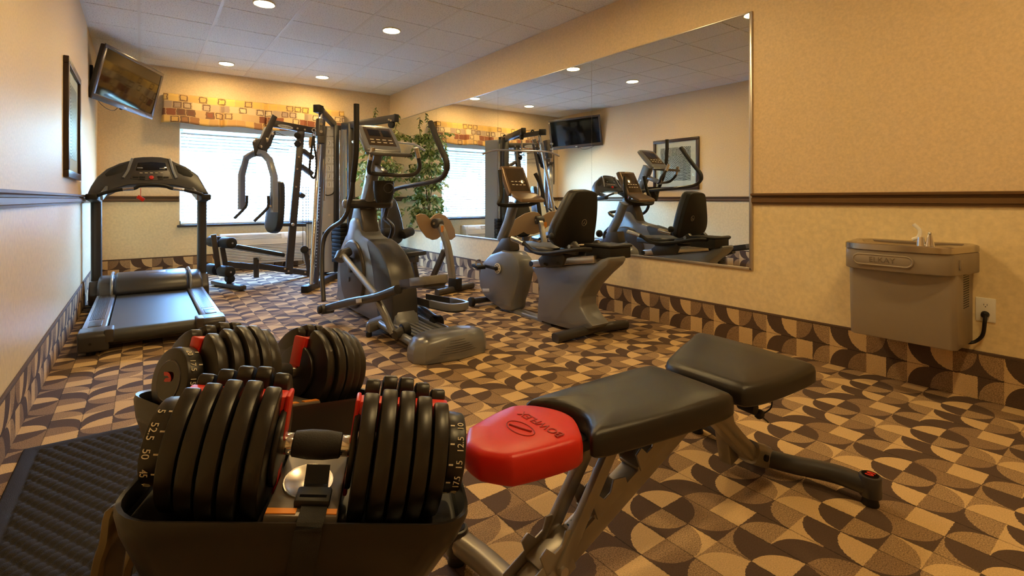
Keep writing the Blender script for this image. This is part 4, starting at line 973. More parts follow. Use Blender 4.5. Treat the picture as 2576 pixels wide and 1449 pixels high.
# ================================================================== RECUMBENT BIKE
def bike():
    cx = 2.71
    t = thing('recumbent_bike', 'grey recumbent exercise bike with dark backrest standing along the mirror wall', 'exercise bike', (cx, 3.2, 0))
    P = lambda n, mb, m=M_sil, bv=.006, par=None, label=None: part(n, mb, m, par or t, bv, label=label)
    B = lambda x, y, X=2.62: PX(*c5(x, y), X)
    P('rear_foot', MB().oval(cm([V(2.36,2.60,.032), V(2.52,2.585,.042), V(2.71,2.58,.05), V(2.90,2.575,.042), V(3.07,2.575,.032)], 4), .042, .032, (0,0,1), 14, 3), M_dgrey, 0)
    P('front_foot', MB().cyl((2.52,3.93,.05), (2.90,3.93,.05), .028, 16), M_dgrey, 0)
    for x in (2.515, 2.905): P('transport_wheel', MB().cyl((x-.02,3.93,.045), (x+.02,3.93,.045), .045, 20), M_black, .008)
    bo = [(576,1010),(588,935),(635,883),(700,860),(760,873),(795,915),(804,965),(793,1040),(778,1100),(760,1150),(757,1200),(700,1190),(645,1150),(600,1110),(580,1060)]
    hs = P('flywheel_housing', MB().prism([B(x, y)+V(0,0,.008) for x, y in bo], (.18, 0, 0)), M_sil, .035)
    nk = [(625,885),(660,835),(684,790),(728,786),(738,860),(700,872)]
    P('mast_boot', MB().prism([B(x, y)+V(.035,0,0) for x, y in nk], (.11, 0, 0)), M_grey, .012, hs)
    P('oval_badge', MB().obox(B(620,1075)-V(.001,0,0), V(.001,0,0), V(0,.055,-.008), V(0,.003,.014)), M_lblu, .001, hs)
    P('console_mast', MB().oval([B(705,800,2.69), B(745,700,2.69), B(772,600,2.69)], .035, .048, (0,1,.3), 16, 3.5), M_sil, 0)
    # console
    tl, bl = V(2.665,3.50,1.30), V(2.665,3.37,1.05); u = (tl-bl).normalized(); n = V(0,-u.z,u.y); n = n if n.y < 0 else -n
    ck = P('console', cushion(rrect((tl+bl)/2-n*.04, V(.125,0,0), (tl-bl)/2, .22), n*.045), M_cons, 0)
    P('console_screen', MB().obox((tl+bl)/2+n*.008, V(.10,0,0), u*.112, n*.002), M_lens, .001, ck, 'brown tinted console screen')
    for r_ in range(2):
        for k in range(4): P('button', MB().obox((tl+bl)/2+n*.011+u*(-.02-.032*r_)+V(-.06+k*.04,0,0), V(.012,0,0), u*.003, n*.001), M_num, 0, ck)
    ovb = tl-u*.008+n*.006
    P('oval_badge', MB().obox(ovb, V(.035,0,0), u*.006, n*.002), M_lblu, .001, ck)
    P('reading_shelf', cushion(rrect(V(2.675,3.29,1.01), V(.135,0,0), V(0,.075,.03), .3), V(0,0,.028)), M_cons, 0)
    hp = [PY(1257,428,3.42), PY(1260,470,3.39), PY(1260,498,3.36), PY(1256,514,3.35), PY(1290,517,3.35), PY(1327,516,3.35), PY(1355,506,3.34), PY(1365,490,3.33), PY(1359,463,3.35), PY(1346,436,3.38)]
    P('handlebar', MB().tube(cm(hp, 5), .017, 12), M_black, 0)
    # crank and pedals
    c = B(685,955,2.61)
    ch = P('chainring', MB().cyl(c, c-V(.008,0,0), .048, 28), M_lblu, .002)
    for k in range(8):
        a = k*math.pi/4; P('ring_hole', MB().cyl(c+V(-.008,.034*math.cos(a),.034*math.sin(a)), c+V(-.0095,.034*math.cos(a),.034*math.sin(a)), .005, 8), M_black, 0, ch)
    P('crank_axle', MB().cyl(c-V(.03,0,0), V(cx+.14, c.y, c.z), .018, 16), M_black)
    pl_ = B(600,942,2.56); P('crank_arm', MB().beam(c-V(.025,0,0), pl_+V(.025,0,0), .018, .028), M_black)
    P('pedal', MB().obox(pl_-V(.04,0,0), V(.045,0,0), V(0,.05,.008), V(0,.002,.015)), M_black, .006); P('pedal_strap', MB().tube(cm([pl_+V(-.08,-.02,.01), pl_+V(-.07,0,.05), pl_+V(-.02,.01,.055), pl_+V(.0,-.0,.01)], 4), .007, 6), M_brush, 0)
    pr_ = V(cx+.19, 2*c.y-pl_.y, 2*c.z-pl_.z); P('crank_arm', MB().beam(V(cx+.135,c.y,c.z), pr_-V(.045,0,0), .018, .028), M_black); P('pedal', MB().obox(pr_, V(.045,0,0), V(0,.05,-.008), V(0,.002,.015)), M_black, .006)
    # frame
    P('frame_beam', MB().oval([B(745,1185,2.71)+V(0,.05,.0), B(930,1240,2.71)+V(0,-.05,0)], .045, .035, (0,0,1), 14, 3), M_sil, 0)
    so = [(868,948),(1050,940),(1215,928),(1255,905),(1296,893),(1302,915),(1285,945),(1235,990),(1180,1050),(1140,1120),(1140,1170),(1170,1225),(1210,1275),(1195,1290),(1080,1292),(990,1268),(900,1240),(905,1150),(912,1070),(898,1000)]
    P('seat_pedestal', MB().prism([B(x, y) for x, y in so], (.18, 0, 0)), M_sil, .03)
    r0, r1 = B(868,930,2.60), B(1215,905,2.60)
    for s in (-1, 1): P('seat_rail', MB().beam(V(cx+s*.09, r0.y, r0.z), V(cx+s*.09, r1.y, r1.z), .04, .055), M_brush)
    P('rail_end', MB().cyl(V(cx-.112, r0.y, r0.z), V(cx+.112, r0.y, r0.z), .022, 14), M_black, 0)
    P('seat_carriage', MB().prism([B(905,905,2.585), B(920,950,2.585), B(1040,945,2.585), B(1055,895,2.585), B(1040,870,2.585), B(930,880,2.585)], (.25, 0, 0)), M_dgrey, .008)
    for x, y in ((945,930),(955,935),(1015,925),(1025,930)): P('bolt', MB().cyl(B(x, y, 2.585), B(x, y, 2.578), .010, 10), M_black, 0)
    sz = B(930,845,2.6).z
    P('seat_cushion', cushion([V(cx+a, y, sz-.035) for a, y in ((-.13,3.22),(0,3.24),(.13,3.22),(.19,3.10),(.21,2.92),(.18,2.80),(0,2.77),(-.18,2.80),(-.21,2.92),(-.19,3.10))], (0,0,.06)), M_vinyl, 0)
    for s in (-1, 1):
        X = cx+s*.245
        hb = [PX(*c5(765,790), 2.465), PX(*c5(830,818), 2.465), PX(*c5(885,862), 2.465), PX(*c5(960,872), 2.465), PX(*c5(1120,852), 2.465)]
        hb = [V(X, p.y, p.z) for p in hb]+[V(cx+s*.16, hbx.y-.06, hbx.z+.0) for hbx in [PX(*c5(1120,852), 2.465)]]
        q = cm(hb, 5); a = P('seat_handle', MB().tube(q, .016, 12), M_black, 0); P('pulse_grip', MB().tube(q[:6], .021, 12), M_brush, 0, a)
        P('hinge_bracket', MB().prism([V(cx+s*.12-.02, y, z) for y, z in ((2.80,.60),(2.62,.60),(2.60,.66),(2.64,.70),(2.70,.66),(2.78,.64))], (.04, 0, 0)), M_dgrey, .006)
        P('adjust_knob', MB().ball(V(cx+s*.25, 2.74, .735), (.025,.03,.03), 12, 8), M_black, 0)
    # backrest: dark shell towards the camera, pad towards the console
    bn = V(0,1,.22).normalized(); q0 = V(cx, 2.70, .86)
    bpx = [(990,790),(1000,730),(1040,645),(1085,560),(1112,530),(1160,525),(1205,528),(1223,552),(1222,650),(1210,750),(1190,822),(1110,838),(1020,836)]
    shp = [PP(*c5(x, y), q0, bn) for x, y in bpx]
    sh = P('backrest_shell', cushion(shp, -bn*.03, 3, prof=((1,0),(1,.5),(.985,.85),(.95,1))), M_black, 0)
    P('backrest_pad', cushion([p+bn*.001 for p in shp], bn*.07, 3), M_vinyl, 0)
    e = PP(*c5(1147,697), q0, bn)-bn*.031
    P('emblem', MB().ring(e, bn, .024, .0025, 24, 6), M_bsil, 0, sh); P('emblem_mark', MB().tube([e+V(-.012,0,-.010)-bn*.001, e+V(.010,0,.012)-bn*.001], .002, 6).tube([e+V(-.002,0,0)-bn*.001, e+V(.012,0,-.012)-bn*.001], .002, 6), M_bsil, 0, sh)
    P('backrest_bar', MB().cyl((cx-.16,2.66,.66), (cx+.16,2.66,.66), .016, 12), M_brush, 0)
    P('battery_box', MB().box((cx-.05,2.36,.585), (cx+.17,2.60,.665)), M_black, .008); P('box_lid', MB().box((cx-.058,2.352,.665), (cx+.178,2.608,.680)), M_black, .004)
bike()

# ================================================================== WATER COOLER, OUTLETS
def cooler():
    Xf, Y0, Y1 = 3.05, .64, 1.09; W_ = XR-.002
    t = thing('water_cooler', 'wall hung drinking fountain of grey enamel with a stainless steel basin', 'water cooler', (3.25, .86, .28))
    P = lambda n, mb, m=M_fount, bv=.006, par=None, label=None: part(n, mb, m, par or t, bv, label=label)
    bo = [V(W_,Y0+.0,0), V(Xf+.08,Y0+.0,0), V(Xf+.06,Y0+.02,0), V(Xf+.06,Y1-.03,0), V(Xf+.08,Y1-.01,0), V(W_,Y1-.01,0)]
    cb = V(W_, (Y0+Y1)/2, 0)
    P('cabinet', MB().loft([[p+V(.02 if p.x < 3.3 else 0, 0, .285) for p in bo], [p+V(0,0,.66) for p in bo]]), M_fount, .008)
    ap = closed([V(W_,Y0-.004,0), V(Xf+.10,Y0-.004,0), V(Xf+.03,Y0+.02,0), V(Xf,Y0+.10,0), V(Xf-.01,(Y0+Y1)/2,0), V(Xf,Y1-.10,0), V(Xf+.03,Y1-.02,0), V(Xf+.10,Y1,0), V(W_,Y1,0)], 3)
    ap = [V(min(p.x, W_), p.y, 0) for p in ap]
    P('apron', MB().prism([p+V(0,0,.645) for p in ap], (0,0,.105)), M_fount, .008)
    top = closed([V(W_,Y0-.004,0), V(Xf+.10,Y0-.004,0), V(Xf+.02,Y0+.02,0), V(Xf-.01,Y0+.10,0), V(Xf-.02,(Y0+Y1)/2,0), V(Xf-.01,Y1-.10,0), V(Xf+.02,Y1-.02,0), V(Xf+.10,Y1,0), V(W_,Y1,0)], 3)
    top = [V(min(p.x, W_), p.y, 0) for p in top]; bc = V((Xf+W_)/2-.0, (Y0+Y1)/2, 0)
    P('basin', MB().loft([[p+V(0,0,.750) for p in top], [p+V(0,0,.778) for p in top], [bc+(p-bc)*.97+V(0,0,.783) for p in top], [bc+(p-bc)*.86+V(0,0,.780) for p in top], [bc+(p-bc)*.80+V(0,0,.765) for p in top], [bc+(p-bc)*.60+V(0,0,.748) for p in top], [bc+(p-bc)*.25+V(0,0,.742) for p in top]]), M_brush, 0, label='brushed stainless steel basin')
    c = V(Xf-.004, (Y0+Y1)/2+.04, .70)
    bar = []
    for i in range(24):
        a = i*2*math.pi/24; bar.append(c+V(0, .028*math.cos(a)+(.095 if math.cos(a) >= 0 else -.095), .026*math.sin(a)))
    pb = P('push_bar', MB().prism(bar, (-.012, 0, 0)), M_fount, .004); P('bar_rim', MB().tube([p+V(-.009,0,0) for p in bar], .0055, 8, close=True), M_fount, 0, pb)
    text('maker_lettering', 'ELKAY', .038, frame(c+V(-.0125,0,0), (0,-1,0), (0,0,1)), mat('letter_grey_enamel', (118,106,92), .45, .25), pb, .0012)
    P('side_push', MB().box((Xf+.10,Y0-.012,.672), (Xf+.16,Y0-.002,.72)), M_fount, .006)
    for k in range(9): P('vent_slot', MB().box((Xf+.19,Y0-.0055,.66+k*.0095), (Xf+.30,Y0-.003,.664+k*.0095)), M_ink, 0)
    for k in range(15): P('vent_slot', MB().box((Xf+.20,Y0-.0015,.475+k*.0115), (Xf+.30,Y0+.001,.479+k*.0115)), M_ink, 0)
    b = V(3.24, .80, .765)
    P('bubbler', MB().cyl(b, b+V(0,0,.05), .020, 18, .014).cyl(b+V(0,-.035,0), b+V(0,-.035,.065), .022, 18, .008).ball(b+V(0,-.035,.07), .008, 10, 6), M_chrome, 0)
    P('mouth_guard', MB().oval(cm([b+V(0,.035,.035), b+V(0,.01,.05), b+V(0,.005,.085), b+V(0,.03,.115)], 5), .009, .005, (1,0,0), 12, 2, None), M_white, 0)
    P('drain', MB().cyl((3.22,.93,.742), (3.22,.93,.747), .022, 18), M_chrome, 0)
    P('power_cord', MB().tube(cm([V(W_-.03,.59,.43), V(W_-.05,.588,.40), V(W_-.03,.60,.33), V(W_-.03,.63,.29), V(W_-.05,.66,.283)], 6), .008, 8), M_black, 0)
    P('plug', MB().cyl((W_-.008,.593,.435), (W_-.035,.593,.43), .017, 14, .013), M_black, .003)
cooler()
def outlet(y, z, label):
    t = thing('wall_outlet', label, 'outlet', (XR-.004, y, z-.06))
    pl_ = part('cover_plate', MB().box((XR-.007, y-.037, z-.06), (XR-.0005, y+.037, z+.06)), M_white, t, .003)
    for s in (-1, 1):
        r = part('receptacle', MB().cyl((XR-.0085, y, z+s*.024), (XR-.006, y, z+s*.024), .017, 18), M_white, t)
        for d in (-.006, .006): part('slot', MB().box((XR-.0092, y+d-.001, z+s*.024-.002), (XR-.0084, y+d+.001, z+s*.024+.006)), M_ink, r)
        part('slot', MB().cyl((XR-.0092, y, z+s*.024-.008), (XR-.0084, y, z+s*.024-.008), .0025, 8), M_ink, r)
outlet(.593, .455, 'white duplex outlet with a black plug beside the water cooler')
outlet(6.15, .36, 'white duplex outlet low on the wall under the mirror behind the leg press')

# ================================================================== FLOOR MAT
def floormat():
    x0, x1, y0, y1 = -.385, .50, .95, 2.73
    st = .0052; nx, ny = int((x1-x0)/st), int((y1-y0)/st); mb = MB(); D1 = (.033*math.cos(2.094), .033*math.sin(2.094)); D2 = (.040*math.cos(.785), .040*math.sin(.785)); DET = D1[0]*D2[1]-D1[1]*D2[0]
    for j in range(ny+1):
        for i in range(nx+1):
            x, y = x0+(x1-x0)*i/nx, y0+(y1-y0)*j/ny; e = min(x-x0, x1-x, y-y0, y1-y)
            if e < .055: z = .007+.004*math.sin(min(1, e/.05)*math.pi) if e > .001 else .002
            else:
                u, v = (x*D2[1]-y*D2[0])/DET, (D1[0]*y-D1[1]*x)/DET
                z = .005+.011*(abs(math.sin(math.pi*u))*abs(math.sin(math.pi*v)))**.5
            mb.v.append(V(x, y, z))
    for j in range(ny):
        for i in range(nx):
            a = j*(nx+1)+i; mb.f.append((a, a+1, a+nx+2, a+nx+1))
    o = bpy.data.objects.new('floor_mat', None)
    me = bpy.data.meshes.new('floor_mat'); off = V((x0+x1)/2, (y0+y1)/2, 0)
    me.from_pydata([tuple(q-off) for q in mb.v], [], mb.f); me.shade_smooth()
    me.materials.append(mat('black_ribbed_mat', (46,43,45), .85, 0, .3, noise=.25, nscale=300, bump=.8, bscale=500))
    o = bpy.data.objects.new('floor_mat', me); COL.objects.link(o); o.location = off
    md = o.modifiers.new('thickness', 'SOLIDIFY'); md.thickness = .002; md.offset = -1
    o['label'] = 'black quilted rubber mat on the carpet under the dumbbell stand'; o['category'] = 'mat'
floormat()

# ================================================================== BENCH
def emblem(parent, c, ax, up, r, m):
    """round red swirl mark"""
    c, ax, up = V(c), V(ax), V(up)
    part('red_mark', MB().sweep(cm([c+ax*r*a+up*r*b for a, b in ((.55,.5),(-.15,.55),(-.4,.15),(.25,.0),(.4,-.35),(-.1,-.55),(-.55,-.5))], 4), [(-r*.16,-.0004),(r*.16,-.0004),(r*.16,.0006),(-r*.16,.0006)], ax.cross(up)), m, parent)
def bench():
    t = thing('weight_bench', 'adjustable weight bench with black pads and a red head pad', 'bench', (1.3, .94, 0))
    P = lambda n, mb, m=M_bsil, bv=.004, par=None, label=None: part(n, mb, m, par or t, bv, label=label)
    zt, th = .45, .066; zb = zt-th
    bz = lambda x, y, z=.45: PZ(x, y, z)
    seat = [(1.470,1.050),(1.60,1.115),(1.78,1.175),(1.895,1.215),(1.93,1.19),(1.925,1.05),(1.90,.90),(1.875,.765),(1.84,.735),(1.70,.735),(1.56,.745),(1.475,.765),(1.455,.80),(1.458,.92)]
    P('seat_pad', cushion([V(x, y, zb) for x, y in seat], (0,0,th), 4), M_vinyl, 0, label='black vinyl seat pad')
    back = [(.872,1.085),(1.05,1.088),(1.25,1.085),(1.385,1.075),(1.418,1.05),(1.415,.93),(1.400,.80),(1.375,.762),(1.25,.768),(1.05,.795),(.905,.822),(.878,.84),(.905,.87),(.945,.925),(.945,.985),(.915,1.04)]
    P('back_pad', cushion([V(x, y, zb) for x, y in back], (0,0,th), 4, (1.16,.93,zb)), M_vinyl, 0, label='black vinyl back pad with a curved notch')
    head = [(.835,1.075),(.875,1.045),(.908,.985),(.908,.925),(.875,.87),(.845,.835),(.81,.828),(.73,.838),(.665,.852),(.645,.862),(.612,.905),(.604,.925),(.604,.965),(.612,.985),(.645,1.030),(.665,1.042),(.75,1.068),(.80,1.078)]
    hd = P('head_pad', cushion([V(x, y, zb) for x, y in head], (0,0,th), 4), M_red, 0, label='red vinyl head pad with embossed lettering')
    M_emb = mat('red_embossing', (150,20,14), .45)
    text('embossed_word', 'BOWFLEX', .034, frame(V(.80,.935,zt+.0056), (0,1,0), (-1,0,0)), M_emb, hd, .0006)
    P('embossed_oval', MB().tube([V(.745+.024*math.cos(a), .945+.045*math.sin(a), zt+.005) for a in [i*math.pi/12 for i in range(24)]], .0016, 6, close=True), M_emb, 0, hd)
    P('embossed_sweep', MB().tube(cm([V(.735,.975,zt+.0055), V(.745,.94,zt+.0055), V(.755,.915,zt+.0055)], 5), .003, 6), M_emb, 0, hd)
    P('head_bracket', MB().box((.70,.91,zb-.028), (1.0,.965,zb+.004)), M_black, .004)
    # spine ladder
    A, Bq = V(.76,.94,.06), V(1.50,.94,.355); d = (Bq-A).normalized(); u = V(-d.z,0,d.x)
    P('ladder_beam', MB().beam(A, Bq, .062, .055), M_bsil, .005)
    for k in range(4):
        c = A+d*(.10+.19*k)+u*.045
        for s in (-1, 1):
            pr = [c-d*.055-u*.02, c+d*.075-u*.02, c+d*.075+u*.012, c+d*.035+u*.036, c+d*.012+u*.012, c-d*.015+u*.012, c-d*.03+u*.042, c-d*.055+u*.036]
            P('ratchet_plate', MB().prism([p+V(0,s*.036-.003,0) for p in pr], (0,.006,0)), M_bsil, .0015)
        P('ratchet_floor', MB().obox(c-u*.010, d*.06, V(0,.034,0), u*.006), M_bsil, .002)
    P('support_strut', MB().beam(V(.835,.905,.10), V(1.05,.905,.375), .022, .038).beam(V(.835,.975,.10), V(1.05,.975,.375), .022, .038), M_bsil, .003); P('strut_pin', MB().cyl((.835,.885,.10), (.835,.995,.10), .013, 12), M_screw, 0)
    lab = P('warning_label', MB().obox(A+d*.19+u*.0285-V(0,.0,0), d*.085, V(0,.022,0), u*.0006), M_lblu, 0)
    P('label_header', MB().obox(A+d*.262+u*.0293, d*.014, V(0,.022,0), u*.0005), mat('orange_sticker', (222,140,50), .5), 0, lab)
    for k in range(9): P('label_line', MB().obox(A+d*(.235-.015*k)+u*.0293, d*.0022, V(0,.018,0), u*.0004), M_ink, 0, lab)
    P('seat_frame', MB().beam(V(1.40,.94,.355), V(1.86,.94,.365), .05, .05), M_bsil, .004)
    P('seat_carrier', MB().beam(V(1.50,.86,.378), V(1.86,.86,.378), .03, .02).beam(V(1.50,1.02,.378), V(1.86,1.02,.378), .03, .02), M_black)
    P('rear_post', MB().beam(V(1.70,1.0,.36), V(1.78,1.0,.04), .05, .06, (1,0,0)), M_bsil, .005)
    P('rear_strut', MB().oval(cm([V(1.50,.94,.33), V(1.62,.94,.24), V(1.78,.935,.10), V(1.88,.93,.058)], 5), .03, .028, (0,1,0), 12, 4), M_bsil, 0)
    P('pop_pin', MB().cyl((1.66,.90,.31), (1.66,.84,.31), .016, 12, .02), M_black); P('pin_knob', MB().ball((1.69,.845,.285), (.02,.016,.016), 10, 6), M_black, 0)
    P('pin_lanyard', MB().tube(cm([V(1.74,.86,.37), V(1.76,.84,.34), V(1.74,.83,.30), V(1.69,.835,.285), V(1.72,.83,.255)], 5), .0025, 6), M_black, 0)
    # rear cross foot, curved
    rf = [V(1.955,.625,.060), V(1.945,.72,.060), V(1.905,.84,.052), V(1.885,.93,.050), V(1.90,1.03,.052), V(1.94,1.15,.060), V(1.955,1.235,.060)]
    P('rear_cross_foot', MB().oval(cm(rf, 5), .030, .030, (0,0,1), 14, 2.6), M_dgrey, 0); P('foot_sleeve', MB().oval([V(1.79,.935,.095), V(1.845,.932,.068), V(1.885,.93,.052)], .04, .04, (0,1,0), 14, 3), M_bsil, 0); P('sleeve_bolt', MB().cyl((1.83,.90,.075), (1.83,.885,.075), .012, 10), M_black, 0)
    for y in (.615, 1.245): 
        c = P('foot_end', MB().cyl((1.957,y,.028), (1.957,y,.098), .032, 20), M_dgrey, .005); P('end_disc', MB().cyl((1.957,y,.098), (1.957,y,.100), .024, 20), M_gloss, 0, c); emblem(c, (1.957,y,.101), (0,-1,0), (1,0,0), .020, M_redp)
        P('rubber_foot', MB().cyl((1.957,y,0), (1.957,y,.03), .026, 18, .020), M_black, .003)
    ff = [V(.715,.70,.060), V(.735,.80,.055), V(.745,.94,.050), V(.735,1.08,.055), V(.715,1.18,.060)]
    P('front_cross_foot', MB().oval(cm(ff, 5), .030, .030, (0,0,1), 14, 2.6), M_bsil, 0)
    for y in (.69, 1.19):
        c = P('foot_end', MB().cyl((.712,y,.028), (.712,y,.098), .032, 20), M_dgrey, .005); P('end_disc', MB().cyl((.712,y,.098), (.712,y,.100), .024, 20), M_gloss, 0, c); emblem(c, (.712,y,.101), (1,0,0), (0,1,0), .020, M_redp)
        P('rubber_foot', MB().cyl((.712,y,0), (.712,y,.03), .026, 18, .020), M_black, .003)
    P('front_plate', MB().prism([A+d*a+u*b+V(0,-.038,0) for a, b in ((-.03,-.03),(.13,-.03),(.13,.03),(.06,.055),(-.03,.05))], (0,.004,0)), M_bsil, .002); P('front_plate', MB().prism([A+d*a+u*b+V(0,.034,0) for a, b in ((-.03,-.03),(.13,-.03),(.13,.03),(.06,.055),(-.03,.05))], (0,.004,0)), M_bsil, .002)
bench()

# ================================================================== DUMBBELLS ON THEIR STAND
M_plate = mat('black_moulded_plate', (30,27,27), .34, 0, .5, bump=.04, bscale=500)
M_tray = mat('black_tray_plastic', (34,31,31), .34, 0, .5, bump=.03, bscale=500)
M_plat = mat('tray_platform_plastic', (112,104,98), .32, .3)
M_strap = mat('black_webbing', (24,22,22), .7, bump=.6, bscale=900)
def db_frame(p, tp, q, tq):
    """frame of a dumbbell from two points on its axis; x along the axis, y to the camera side"""
    ex = (q-p).normalized(); ez = (V(0,0,1)-ex*ex.z).normalized(); ey = ex.cross(ez); c = p+(q-p)*((0-tp)/(tq-tp))
    return Matrix(((ex.x, ey.x, ez.x, c.x), (ex.y, ey.y, ez.y, c.y), (ex.z, ey.z, ez.z, c.z), (0,0,0,1)))
def dumbbell(M, label, left, right):
    t = thing('adjustable_dumbbell', label, 'dumbbell', M@V(0,0,-.088), 'adjustable dumbbells')
    P = lambda n, mb, m, bv=.003, par=None, seg=2: part(n, mb.xf(M), m, par or t, bv, seg)
    P('grip', MB().loft([[V(x, r*math.cos(a), r*math.sin(a)) for a in [i*math.pi/10 for i in range(20)]] for x, r in ((-.038,.017),(-.036,.0195),(-.012,.0225),(.012,.0225),(.036,.0195),(.038,.017))]), M_foam, 0)
    for s in (-1, 1): P('collar', MB().cyl((s*.060,0,0), (s*.036,0,0), .0165, 22), M_chrome, .002)
    def outline(R, sl=.019, z0=.050):
        pts = []
        a0 = math.asin(min(1, sl/R))
        n = 26
        for i in range(n+1):
            a = a0+.10+(2*math.pi-2*(a0+.10))*i/n
            y, z = R*math.sin(a), R*math.cos(a)
            pts.append((y, max(z, -.086)))
        return [(sl, z0)]+[(sl, pts[0][1]-.012)]+pts+[(-sl, pts[-1][1]-.012), (-sl, z0)]
    for s in (-1, 1):
        for k, R in enumerate((.106,.114,.113,.106,.097)):
            xa = .062+k*.0285
            P('weight_plate', MB().prism([V(s*xa, y, z) for y, z in outline(R)], (s*.0245, 0, 0)), M_plate, .005, None, 2)
        P('selector_rail', MB().box((min(s*.056, s*.204), -.016, .030), (max(s*.056, s*.204), .016, .080)), M_redp, .004)
        P('inner_disc', MB().cyl((s*.052,0,0), (s*.0615,0,0), .062, 32), M_plate, .003)
        P('red_bracket', MB().box((min(s*.050, s*.058), -.019, .012), (max(s*.050, s*.058), .019, .083)), M_redp, .004)
        P('red_bracket', MB().box((min(s*.051, s*.058), -.016, -.075), (max(s*.051, s*.058), .016, -.035)), M_redp, .004)
        dl = P('weight_dial', MB().cyl((s*.2055,0,-.002), (s*.236,0,-.002), .064, 40, .061), M_plate, .004)
        P('dial_face', MB().cyl((s*.236,0,-.002), (s*.2375,0,-.002), .036, 32), M_gloss, 0, dl); P('face_ring', MB().ring((s*.2365,0,-.002), (1,0,0), .037, .0018, 32, 6), M_bez, 0, dl)
        c = M@V(s*.238, 0, -.002); ey = M.to_3x3()@V(0,1,0)
        emblem(dl, c, ey*s, V(0,0,1), .022, M_redp)
        ex = M.to_3x3()@V(1,0,0)
        for i, w in enumerate(left if s < 0 else right):
            a = math.radians(62-i*27); rad = V(0, math.cos(a), math.sin(a)); tan = V(0, math.sin(a), -math.cos(a))
            p = M@(V(s*.226,0,-.002)+rad*.0630); rd = M.to_3x3()@tan
            text('dial_number', w, .0145, frame(p, rd if s < 0 else -rd, ex*(-s)), M_num, dl, .0004)
            q = V(s*.212,0,-.002)+rad*.0640
            P('dial_tick', MB().obox(q, V(.0035,0,0), tan*.0012, rad*.0003), M_num, 0, dl)
def cradle(M, label, strap):
    t = thing('dumbbell_tray', label, 'tray', M@V(0,0,-.20), 'dumbbell trays')
    P = lambda n, mb, m, bv=.003, par=None, label=None: part(n, mb.xf(M), m, par or t, bv, label=label)
    def rr(a, b, z, r=.06, n=6, ay=0):
        out = []
        for cx_, cy_, s0 in ((a-r, b-r, 0), (-(a-r), b-r, 1), (-(a-r), -(b-r), 2), (a-r, -(b-r), 3)):
            for i in range(n+1):
                an = math.pi/2*(s0+i/n); out.append(V(cx_+r*math.cos(an), cy_+r*math.sin(an)+ay, z))
        return out
    P('tray_shell', MB().loft([rr(.175,.090,-.195), rr(.210,.110,-.15), rr(.238,.127,-.085), rr(.2465,.132,-.055), rr(.2455,.131,-.045), rr(.2415,.125,-.047), rr(.240,.120,-.065), rr(.239,.118,-.0885)]), M_tray, 0)
    P('platform', MB().prism([V(-.050, y, z) for y, z in ((-.108,-.088),(-.108,-.043),(-.06,-.050),(.06,-.050),(.114,-.045),(.114,-.088))], (.100, 0, 0)), M_plat, .004)
    P('oval_recess', MB().loft([[V(.034*s*math.cos(a)-.004, .045*s*math.sin(a)+.02, z) for a in [i*math.pi/14 for i in range(28)]] for s, z in ((1.1,-.0505),(1.1,-.047),(1,-.047),(.92,-.0492))]), M_brush, 0)
    for s in (-1, 1):
        P('orange_label', MB().box((s*.028-.02, .098, -.0465), (s*.028+.02, .110, -.0440)), mat('orange_sticker', (222,140,50), .5), 0)
    P('skirt_rib', MB().prism([V(x, .116, z) for x, z in ((-.15,-.185),(-.10,-.155),(0,-.142),(.10,-.155),(.15,-.185),(.16,-.195),(-.16,-.195))], (0,.006,0)), M_tray, .002)
    if strap:
        sp = [(.008,.024,-.020),(.010,.045,-.042),(.014,.08,-.046),(.016,.114,-.040),(.015,.138,-.045),(.014,.139,-.08),(.010,.126,-.14),(.006,.112,-.195)]
        P('strap', MB().sweep(cm([V(*p) for p in sp], 5), [(-.018,-.0012),(.018,-.0012),(.018,.0012),(-.018,.0012)], V(0,-.5,1)), M_strap, 0, label='black webbing strap with a side release buckle')
        P('buckle', MB().box((-.014,.058,-.0465), (.036,.096,-.034)), M_black, .004); P('buckle_tongue', MB().box((-.006,.048,-.0445), (.028,.060,-.036)), M_black, .002); P('buckle_slot', MB().box((-.008,.082,-.0342), (.030,.088,-.0335)), M_gloss, 0)
    return t
M1 = db_frame(PD(700,1114,.798), -.06, PD(895,1122,.823), .06)
M2 = db_frame(PD(415,955,.952), -.236, PD(739,934,1.2016), .052)
dumbbell(M1, 'black adjustable dumbbell strapped into its tray, left dial set near 50', ('5','52.5','50','45','40'), ('10','12.5','15','17.5','20'))
dumbbell(M2, 'black adjustable dumbbell on the tray nearer the elliptical, left dial set near 15', ('20','17.5','15','12.5','10'), ('5','52.5','50','45','40'))
cradle(M1, 'black plastic tray with buckled strap holding a dumbbell', True)
cradle(M2, 'black plastic tray without a buckle, on the elliptical side of the stand', False)
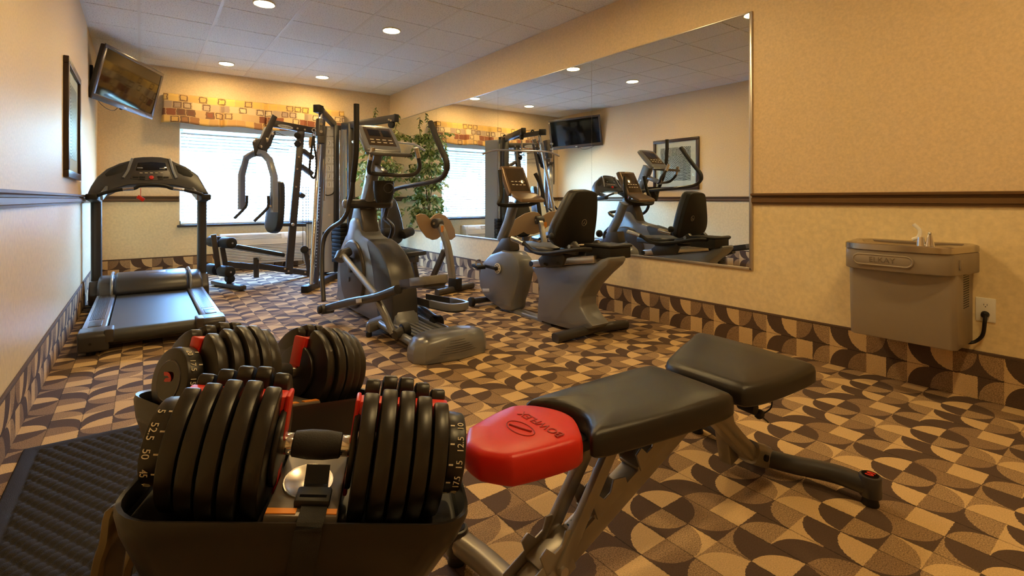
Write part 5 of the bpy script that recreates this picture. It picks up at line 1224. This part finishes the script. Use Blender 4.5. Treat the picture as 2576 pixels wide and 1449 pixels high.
def stand():
    c1, c2 = M1@V(0,0,-.2), M2@V(0,0,-.2); yc = (c1.y+c2.y)/2
    t = thing('dumbbell_stand', 'bronze grey steel stand with curved legs carrying both dumbbell trays', 'stand', ((c1.x+c2.x)/2, yc, 0))
    P = lambda n, mb, m=M_stand, bv=.004: part(n, mb, m, t, bv)
    for k, M in enumerate((M1, M2)):
        e = 1 if k == 0 else -1
        P('tray_support', MB().oval(cm([M@V(-.19,e*.09,-.250), M@V(-.13,e*.092,-.232), M@V(0,e*.094,-.221), M@V(.13,e*.092,-.232), M@V(.19,e*.09,-.250)], 5), .012, .022, (0,0,1), 12, 4), M_stand, 0)
        P('tray_support', MB().beam(M@V(-.15,0,-.206), M@V(.15,0,-.206), .09, .018))
        P('chrome_bolt', MB().cyl(M@V(-.205,e*.085,-.235), M@V(-.205,e*.105,-.235), .010, 12), M_screw)
    P('apex_plate', MB().beam(M1@V(-.12,0,-.222), M2@V(-.12,0,-.222), .10, .014)); P('spread_beam', MB().beam(M1@V(.11,0,-.222), M2@V(.11,0,-.222), .05, .014))
    left = [PD(398,1190,.90), PD(335,1262,.88), PD(292,1345,.86), PD(268,1449,.85)]; q = left[-1]
    left = [M1@V(-.13,-.02,-.222)]+left[1:]+[q+V(-.02,-.03,-.20), V(q.x-.03, q.y-.06, .05)]
    def down(M, a, b_):
        p = M@V(a*.13, b_*.03, -.222); e = M@V(a*.20, b_*.06, -.34); return [p, e, V(e.x, e.y, .05)]
    for pts in (left, down(M1, 1, 1), down(M2, -1, -1), down(M2, 1, -1)):
        g = pts[-1]; on = -.36 < g.x < .47 and g.y > .98
        hd_ = pts[-1]-pts[0]; wide = V(-hd_.y, hd_.x, 0).normalized()
        P('curved_leg', MB().oval(cm(pts, 6), .010, .034, wide, 14, 5), M_stand, 0)
        P('leg_foot', MB().obox(V(g.x, g.y, .042), V(.05,0,0), V(0,.045,0), V(0,0,.012)), M_stand, .004)
        P('rubber_foot', MB().cyl(V(g.x, g.y, .016 if on else .0), V(g.x, g.y, .032), .028, 16), M_black)
    P('cross_tube', MB().cyl(left[-2], V(down(M2,-1,-1)[1].x, down(M2,-1,-1)[1].y, left[-2].z), .012, 14), M_stand, 0)
stand()
